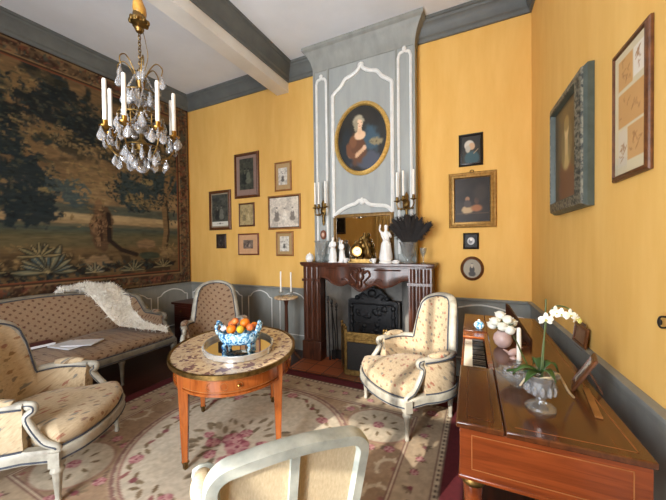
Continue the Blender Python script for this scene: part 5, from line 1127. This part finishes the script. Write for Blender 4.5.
# ------------------------------------------------------------------ square piano
PL=.822; prz=R(1.4)
pn=thing('square_piano','long mahogany square piano with open keyboard along the right wall','piano',(-.078,1.145,0),prz)
PWd,PLn=.535,1.80      # local x across, y away from the camera
KY0,KY1,KX=.555,1.135,.125
w=MB(); w.bx(.012,PWd-.008,.012,PLn,.625,.74); 
w.bx(.012,PWd-.008,.012,KY0,.74,.798); w.bx(.012,PWd-.008,KY1,PLn,.74,.798); w.bx(KX+.008,PWd-.008,KY0,KY1,.74,.798); w.build('case',M['mahogside'],pn,bevel=.002)
w=MB(); 
for z in (.655,.775): w.bx(.05,PWd-.05,.0105,.0125,z,z+.003)
for x in (.05,PWd-.053): w.bx(x,x+.003,.0105,.0125,.655,.778)
w.build('inlay_line',M['inlay'],pn,smooth=False)
w=MB(); w.bx(.008,PWd-.004,.008,PLn+.002,.615,.63); w.build('base_moulding',M['mahogside'],pn,bevel=.004)
def slab(name,x0,x1,y0,y1,z0=.80,z1=.822): w=MB(); w.bx(x0,x1,y0,y1,z0,z1); return w.build(name,M['mahog'],pn,bevel=.005)
LX=.155
lid=slab('lid',LX,PWd,0,PLn+.01); 
fl_=slab('lid_flap',0,LX-.003,0,KY0-.004); w=MB()
for x in (.035,LX-.035): w.bx(x,x+.004,.04,KY0-.04,.8221,.8226)
for y in (.04,KY0-.044): w.bx(.035,LX-.031,y,y+.004,.8221,.8226)
w.build('inlay_line',M['cab'],fl_,smooth=False)
w=MB()
w.bx(LX+.03,PWd-.03,.035,.039,.8221,.8226); w.bx(PWd-.034,PWd-.03,.035,PLn-.03,.8221,.8226); w.build('inlay_line',M['inlay'],lid,smooth=False)
w=MB(); w.bx(0,LX,KY1+.12,PLn+.01,.80,.822); w.build('end_panel',M['mahog'],pn,bevel=.004)
w=MB(); w.bx(.0,KX+.01,KY1,KY1+.118,.80,.812); w.build('key_block',M['satin'],pn,bevel=.002)
w=MB(); w.bx(.0,.012,KY0,KY1+.12,.625,.785); w.build('key_slip',M['mahogside'],pn,bevel=.002)
w=MB(); w.bx(KX+.006,LX,KY0,KY1+.12,.798,.815); w.build('name_board',M['mahogside'],pn,smooth=False)
nat=24; kw=(KY1-KY0)/nat; pat=[1,1,0,1,1,1,0]; k0=None
for i in range(nat):
    y=KY1-(i+.5)*kw
    w=MB(); w.bx(.014,KX,y-kw/2+.0006,y+kw/2-.0006,.745,.790); w.build('white_key',M['whitekey'],pn,smooth=False,bevel=.0015)
for i in range(nat-1):
    if pat[i%7]:
        y=KY1-(i+1)*kw; w=MB(); w.bx(.058,KX,y-.0068,y+.0068,.788,.802); w.build('black_key',M['black'],pn,smooth=False,bevel=.002)
for x,y in ((.055,.055),(PWd-.055,.055),(.055,PLn-.06),(PWd-.055,PLn-.06)):
    w=MB(); w.lathe([(.014,.07),(.02,.09),(.024,.3),(.032,.55),(.034,.585),(.03,.60),(.034,.616)],20,(x,y,0)); lg=w.build('leg',M['mahogside'],pn)
    w=MB(); w.lathe([(.036,.585),(.041,.592),(.041,.602),(.036,.612)],20,(x,y,0)); w.build('brass_collar',M['oldbrass'],lg)
    w=MB(); w.lathe([(.0,0.0),(.016,.004),(.022,.03),(.018,.06),(.014,.075)],14,(x,y,0)); w.build('caster',M['oldbrass'],lg)
# ------------------------------------------------------------------ things on the piano
LT=.8225
def onp(name,label,cat,x,y,rz=0,z=LT,group=None): return thing(name,label,cat,(x,y,z),rz,group)
mb=onp('music_board','dark wooden board leaning upright on the piano behind the white roses','board',.205,2.36,0)
w=MB(); a=np.array([-.03,.16]); b=np.array([.075,-.20]); d=(b-a)/np.linalg.norm(b-a); nrm=np.array([-d[1],d[0]])*.006
V=[(a,0),(b,0),(b,.045),(a*.9+b*.1,.185),(a,.19)]
vs=[(p[0]-nrm[0],p[1]-nrm[1],z) for p,z in V]+[(p[0]+nrm[0],p[1]+nrm[1],z) for p,z in V]; n=len(V)
w.add(vs,[tuple(range(n)),tuple(range(2*n-1,n-1,-1))]+[(i,(i+1)%n,n+(i+1)%n,n+i) for i in range(n)]); w.build('panel',M['bark'],mb,smooth=False)
w=MB(); w.box(((a+b)[0]/2-.02,(a+b)[1]/2,.008),(.05,.30,.014),rz=math.atan2(d[1],d[0])-PI/2); w.build('ledge',M['bark'],mb,smooth=False)
pot=onp('flower_pot','round pale pink crackled pot of white roses on the piano','pot',.125,2.09)
w=MB(); w.lathe([(0,0),(.025,.0),(.044,.018),(.053,.046),(.046,.076),(.03,.092),(.03,.098),(.026,.098),(.026,.085),(0,.08)],28); w.build('body',M['pinkpot'],pot)
rs=thing('rose_bunch','bunch of white roses in the round pink pot on the piano','flowers',(.125,2.09,LT+.088))
rg=random.Random(12)
def rosehead(root,c,r,nm='rose_head'):
    w=MB()
    for ring,(nn,rr,hh,tl) in enumerate(((3,.30,.55,.1),(5,.60,.45,.35),(6,.95,.25,.8))):
        for k in range(nn):
            a=2*PI*k/nn+ring*.5+rg.uniform(-.2,.2); T=Matrix.Translation(c)@Matrix.Rotation(a,4,'Z')@Matrix.Translation((rr*r*.55,0,hh*r*.3))@Matrix.Rotation(tl,4,'Y'); w.ell((0,0,0),(r*.16,r*.46,r*.5),8,6,T)
    w.ell(c,(r*.8,r*.8,r*.72),12,8); return w.build(nm,M['petal'],root)
for x,y,z in ((-.042,-.01,.065),(.025,-.02,.085),(-.012,.02,.10),(.05,.015,.06),(-.055,.02,.035),(-.005,-.045,.045),(.035,-.05,.03)): rosehead(rs,(x,y,z),.036)
w=MB()
for k in range(9):
    a=k*.7; w.ell((.045*math.cos(a),.045*math.sin(a),.03+.012*(k%3)),(.03,.014,.004),8,5,Matrix.Rotation(a,4,'Z')@Matrix.Rotation(-.5,4,'Y'))
for k in range(5): w.tube([(0,0,-.03),(.02*math.cos(k),.02*math.sin(k),.05)],.003,5)
w.build('foliage',M['leaf'],rs)
bt_=onp('glass_bird_candlestick','small clear glass bird figure beside the tall candle on the piano','figurine',.165,1.90,.4)
w=MB(); w.ell((0,0,.035),(.032,.016,.018),12,8,Matrix.Rotation(-.4,4,'Y')); w.ell((.026,0,.062),.012); w.tube([(.034,0,.062),(.05,0,.058)],[.004,.001],6); w.tube([(-.02,0,.028),(-.055,0,.05)],[.009,.003],6); w.lathe([(0,0),(.02,.0),(.018,.006),(.006,.012),(.006,.03)],14); w.build('body',M['pinkpot'],bt_)
cs=onp('candle_holder','small glass candle holder under the tall white candle on the piano','candlestick',.18,1.80)
w=MB(); w.lathe([(0,0),(.028,0),(.03,.006),(.014,.014),(.017,.03),(.0145,.03),(.01,.012),(0,.011)],18); w.build('body',M['vaseglass'],cs)
candle('tall white candle standing on the piano between the roses and the orchid',(.18,1.80,LT+.0115),.185,.0105)
cd=onp('crystal_dish','low cut crystal dish behind the orchid vase on the piano','dish',.155,1.545)
w=MB(); P=[]
for t in np.linspace(0,2*PI,33)[:-1]:
    k=1+.10*math.cos(8*t); P.append([(r*k*math.cos(t),r*k*.85*math.sin(t),z) for r,z in ((.03,0),(.032,.008),(.05,.02),(.075,.045),(.088,.06),(.084,.061),(.07,.046),(.045,.024),(.01,.014))])
w.grid(np.array(P),closed_u=True); w.f.append(tuple(9*i for i in range(31,-1,-1))); w.f.append(tuple(9*i+8 for i in range(32))); w.build('bowl',M['vaseglass'],cd,ang=25)
w=MB()
for k in range(11): a=k*2*PI/11; w.ell((.05*math.cos(a),.043*math.sin(a),.05),(.014,.014,.02),6,5)
w.build('cut_facets',M['crystal'],cd,smooth=False)
ov=onp('glass_urn','footed cut glass urn holding the orchid, nearest thing on the piano','vase',.206,1.365)
w=MB(); w.lathe([(0,0),(.048,0),(.05,.006),(.045,.014),(.02,.026),(.014,.036),(.02,.044),(.042,.06),(.05,.085),(.047,.105),(.052,.125),(.062,.135),(.060,.137),(.05,.128),(.044,.106),(.046,.085),(.038,.064),(0,.05)],32,flute=.045,nf=12); w.build('body',M['vaseglass'],ov,ang=30)
w=MB()
for k in range(12): a=2*PI*k/12; w.ell((.047*math.cos(a),.047*math.sin(a),.08),(.009,.009,.02),6,5)
w.build('cut_facets',M['crystal'],ov,smooth=False)
oc=thing('orchid','white orchid with green leaves and stake growing in the glass urn','plant',(.206,1.365,LT+.058))
O0=LT+.058
def lc(x,y,z): return (x-.206,y-1.365,z-O0)
w=MB(); w.lathe([(0,.0),(.026,.004),(.036,.025),(.036,.05),(0,.055)],16); w.build('root_ball',M['bark'],oc)
stm=catmull([lc(.206,1.365,.92),lc(.212,1.37,1.02),lc(.222,1.372,1.12),lc(.232,1.372,1.18),lc(.255,1.37,1.213),lc(.285,1.368,1.212),lc(.316,1.365,1.188)],6)
w=MB(); w.tube(stm,.0028,6); w.tube([lc(.212,1.37,.91),lc(.225,1.372,1.238)],.0026,6); w.build('flower_stem',M['stem'],oc)
for an,L,dp in ((-2.2,.13,.02),(2.7,.15,.0),(.5,.09,.05),(1.7,.11,.05),(-.9,.08,.03),(3.4,.12,.03)):
    w=MB(); P=[]
    for t in np.linspace(0,1,9):
        L_=L*.8; c=np.array([math.cos(an)*L_*t,math.sin(an)*L_*t,.075+dp*math.sin(PI*t*.8)-.03*t*t]); sd=np.array([-math.sin(an),math.cos(an),0])*.015*math.sin(PI*min(1,t*.92+.08)); P.append([c-sd+np.array([0,0,.006]),c,c+sd+np.array([0,0,.006])])
    w.grid(np.array(P)); w.build('leaf',M['leaf'],oc,solid=.0025)
def orchid(c,r,yaw,pitch):
    T=Matrix.Translation(c)@Matrix.Rotation(yaw,4,'Z')@Matrix.Rotation(pitch,4,'X'); w=MB()
    for a,l,wd in ((PI/2,.5,.30),(PI/2+2.2,.48,.26),(PI/2-2.2,.48,.26)): w.ell((0,0,0),(r*l,r*.04,r*wd),10,6,T@Matrix.Rotation(-a,4,'Y')@Matrix.Translation((r*.5,0,0)))
    for s in (0,PI): w.ell((0,0,0),(r*.48,r*.05,r*.42),10,6,T@Matrix.Rotation(s-.12*(1 if s==0 else -1),4,'Y')@Matrix.Translation((r*.48,-r*.05,0)))
    o=w.build('flower',M['petal'],oc); w=MB(); w.ell((0,0,0),(r*.14,r*.2,r*.16),8,6,T@Matrix.Translation((0,-r*.15,-r*.1))); w.build('flower_lip',M['petalcentre'],o)
orchid(lc(.221,1.355,1.165),.027,.2,.1); orchid(lc(.252,1.355,1.193),.025,.4,-.1); orchid(lc(.268,1.35,1.19),.023,-.1,.1); orchid(lc(.294,1.352,1.188),.024,.5,0); orchid(lc(.312,1.352,1.176),.019,.8,.2)
w=MB(); w.ell(lc(.323,1.36,1.168),(.007,.007,.01)); w.build('bud',M['petalcentre'],oc)
w=MB(); w.tube(catmull([lc(.23,1.36,.935),lc(.262,1.39,.955),lc(.29,1.44,.91),lc(.315,1.47,.862),lc(.337,1.495,.832)],7),.0045,6); w.tube(catmull([lc(.19,1.35,.94),lc(.17,1.33,.955),lc(.15,1.34,.93),lc(.14,1.36,.90)],6),.0035,6); w.tube(catmull([lc(.20,1.34,.945),lc(.22,1.32,.96),lc(.245,1.34,.95),lc(.25,1.37,.935)],6),.0035,6); w.build('aerial_root',M['linen'],oc)
# long pale tendril and second green stalk leaning from the roses
w=MB(); w.tube(catmull([lc(.19,1.37,.93),lc(.165,1.5,.97),lc(.155,1.62,.99),lc(.15,1.75,.985)],6),.0035,6); w.build('leaf_stalk',M['leaf'],oc)
# photo frames
def deskframe(label,c,wd,ht,rz,tilt,face_mat,img):
    root=thing('photo_frame',label,'photo frame',c,rz); T=Matrix.Rotation(tilt,4,'X')
    fw=frame_mesh(wd,ht,.018,.012); fw.v=[tuple(T@(Vector(p)+Vector((0,0,ht/2+.001)))) for p in fw.v]; fw.build('frame',M['framebrown'],root,ang=30)
    b_=MB(); b_.bx(-wd/2+.006,wd/2-.006,-.002,.004,.006,ht-.004); b_.v=[tuple(T@Vector(p)) for p in b_.v]; b_.build('backing',M['framebrown'],root,smooth=False)
    p=picture('photo',img,M['canvas'],root,-.0035); p.location=T@Vector((0,-.0015,ht/2)); p.rotation_euler=(tilt,0,0)
    if ht<.12: return root
    st=MB(); y1=math.sin(tilt)*-1*ht*.6
    st.add([(-.02,y1+.004,ht*.6*math.cos(tilt)),(.02,y1+.004,ht*.6*math.cos(tilt)),(.02,y1+.05,.001),(-.02,y1+.05,.001)],[(0,1,2,3)]); st.build('easel_leg',M['framebrown'],root,smooth=False,solid=.003)
im=Img(.10,.11,.004,(206,200,188),41); figure(im,.05,.05,.09,(90,84,80),(190,160,130),(70,56,44))
deskframe('brown photo frame with pale picture leaning on the piano beside the orchid',(.362,1.625,LT),.11,.165,-PI/2-.2,-.50,None,im)
im=Img(.13,.15,.005,(120,92,70),42); im.vary(.3,20)
q=onR(-1.42,.030); deskframe('small brown wooden frame standing on the wainscot ledge above the piano',(q[0],q[1],.8605),.20,.115,aR-PI,-.12,None,im)
sl=MB(); sl.box((0,0,.003),(.022,.26,.006)); o=sl.build('wooden_slat',M['framelight'],bevel=.001); at(o,(.395,1.50,LT),R(-6)); tag(o,'thin light wooden slat lying on the piano near the wall','slat')
pb=thing('porcelain_ornament','small blue and white porcelain ornament at the far end of the piano keyboard','ornament',(-.005,2.47,LT+.0005))
w=MB(); w.lathe([(0,0),(.02,0),(.034,.018),(.036,.03),(.026,.048),(.012,.054),(0,.056)],20); w.build('body',M['bluewhite'],pb); w=MB(); w.ell((0,0,.06),.009); w.build('knob',M['china'],pb)
# ------------------------------------------------------------------ camera and light
f=Vector((-math.sin(R(25.8))*math.cos(R(-.9)),math.cos(R(25.8))*math.cos(R(-.9)),math.sin(R(-.9))))
r0=Vector((math.cos(R(25.8)),math.sin(R(25.8)),0)); u0=r0.cross(f); rl=R(.67)
rv=r0*math.cos(rl)-u0*math.sin(rl); uv=u0*math.cos(rl)+r0*math.sin(rl)
cam=bpy.data.cameras.new('camera'); cam.sensor_width=36; cam.lens=303/666*36; cam.clip_start=.05
co=bpy.data.objects.new('camera',cam); COL.objects.link(co)
co.matrix_world=Matrix(((rv[0],uv[0],-f[0],0),(rv[1],uv[1],-f[1],0),(rv[2],uv[2],-f[2],1.45),(0,0,0,1))); S.camera=co
wd_=bpy.data.worlds.new('sky'); S.world=wd_; wd_.use_nodes=True; bg=wd_.node_tree.nodes['Background']; bg.inputs[0].default_value=(*lin((226,232,240)),1); bg.inputs[1].default_value=3.0
sun=bpy.data.lights.new('sun','SUN'); sun.energy=4.6; sun.angle=R(.6); sun.color=(1,.93,.82); so=bpy.data.objects.new('sun',sun); COL.objects.link(so)
sd=Vector((.22,1,-math.tan(R(27)))).normalized(); so.rotation_euler=sd.to_track_quat('-Z','Y').to_euler(); so.location=(-1,-4,4)
al=bpy.data.lights.new('window_daylight','AREA'); al.shape='RECTANGLE'; al.size=1.3; al.size_y=2.9; al.energy=215; al.color=(.90,.95,1.0)
ao=bpy.data.objects.new('window_daylight',al); COL.objects.link(ao); ao.location=((WX0+WX1)/2,YR-.2,1.75); ao.rotation_euler=Vector((0,1,.16)).to_track_quat('-Z','Z').to_euler()
S.view_settings.view_transform='Standard'; S.view_settings.look='None'; S.view_settings.exposure=0.52; S.view_settings.gamma=1
S.cycles.max_bounces=10; S.cycles.diffuse_bounces=6; S.cycles.glossy_bounces=5; S.cycles.transmission_bounces=6; S.cycles.transparent_max_bounces=12; S.cycles.caustics_reflective=False; S.cycles.caustics_refractive=False
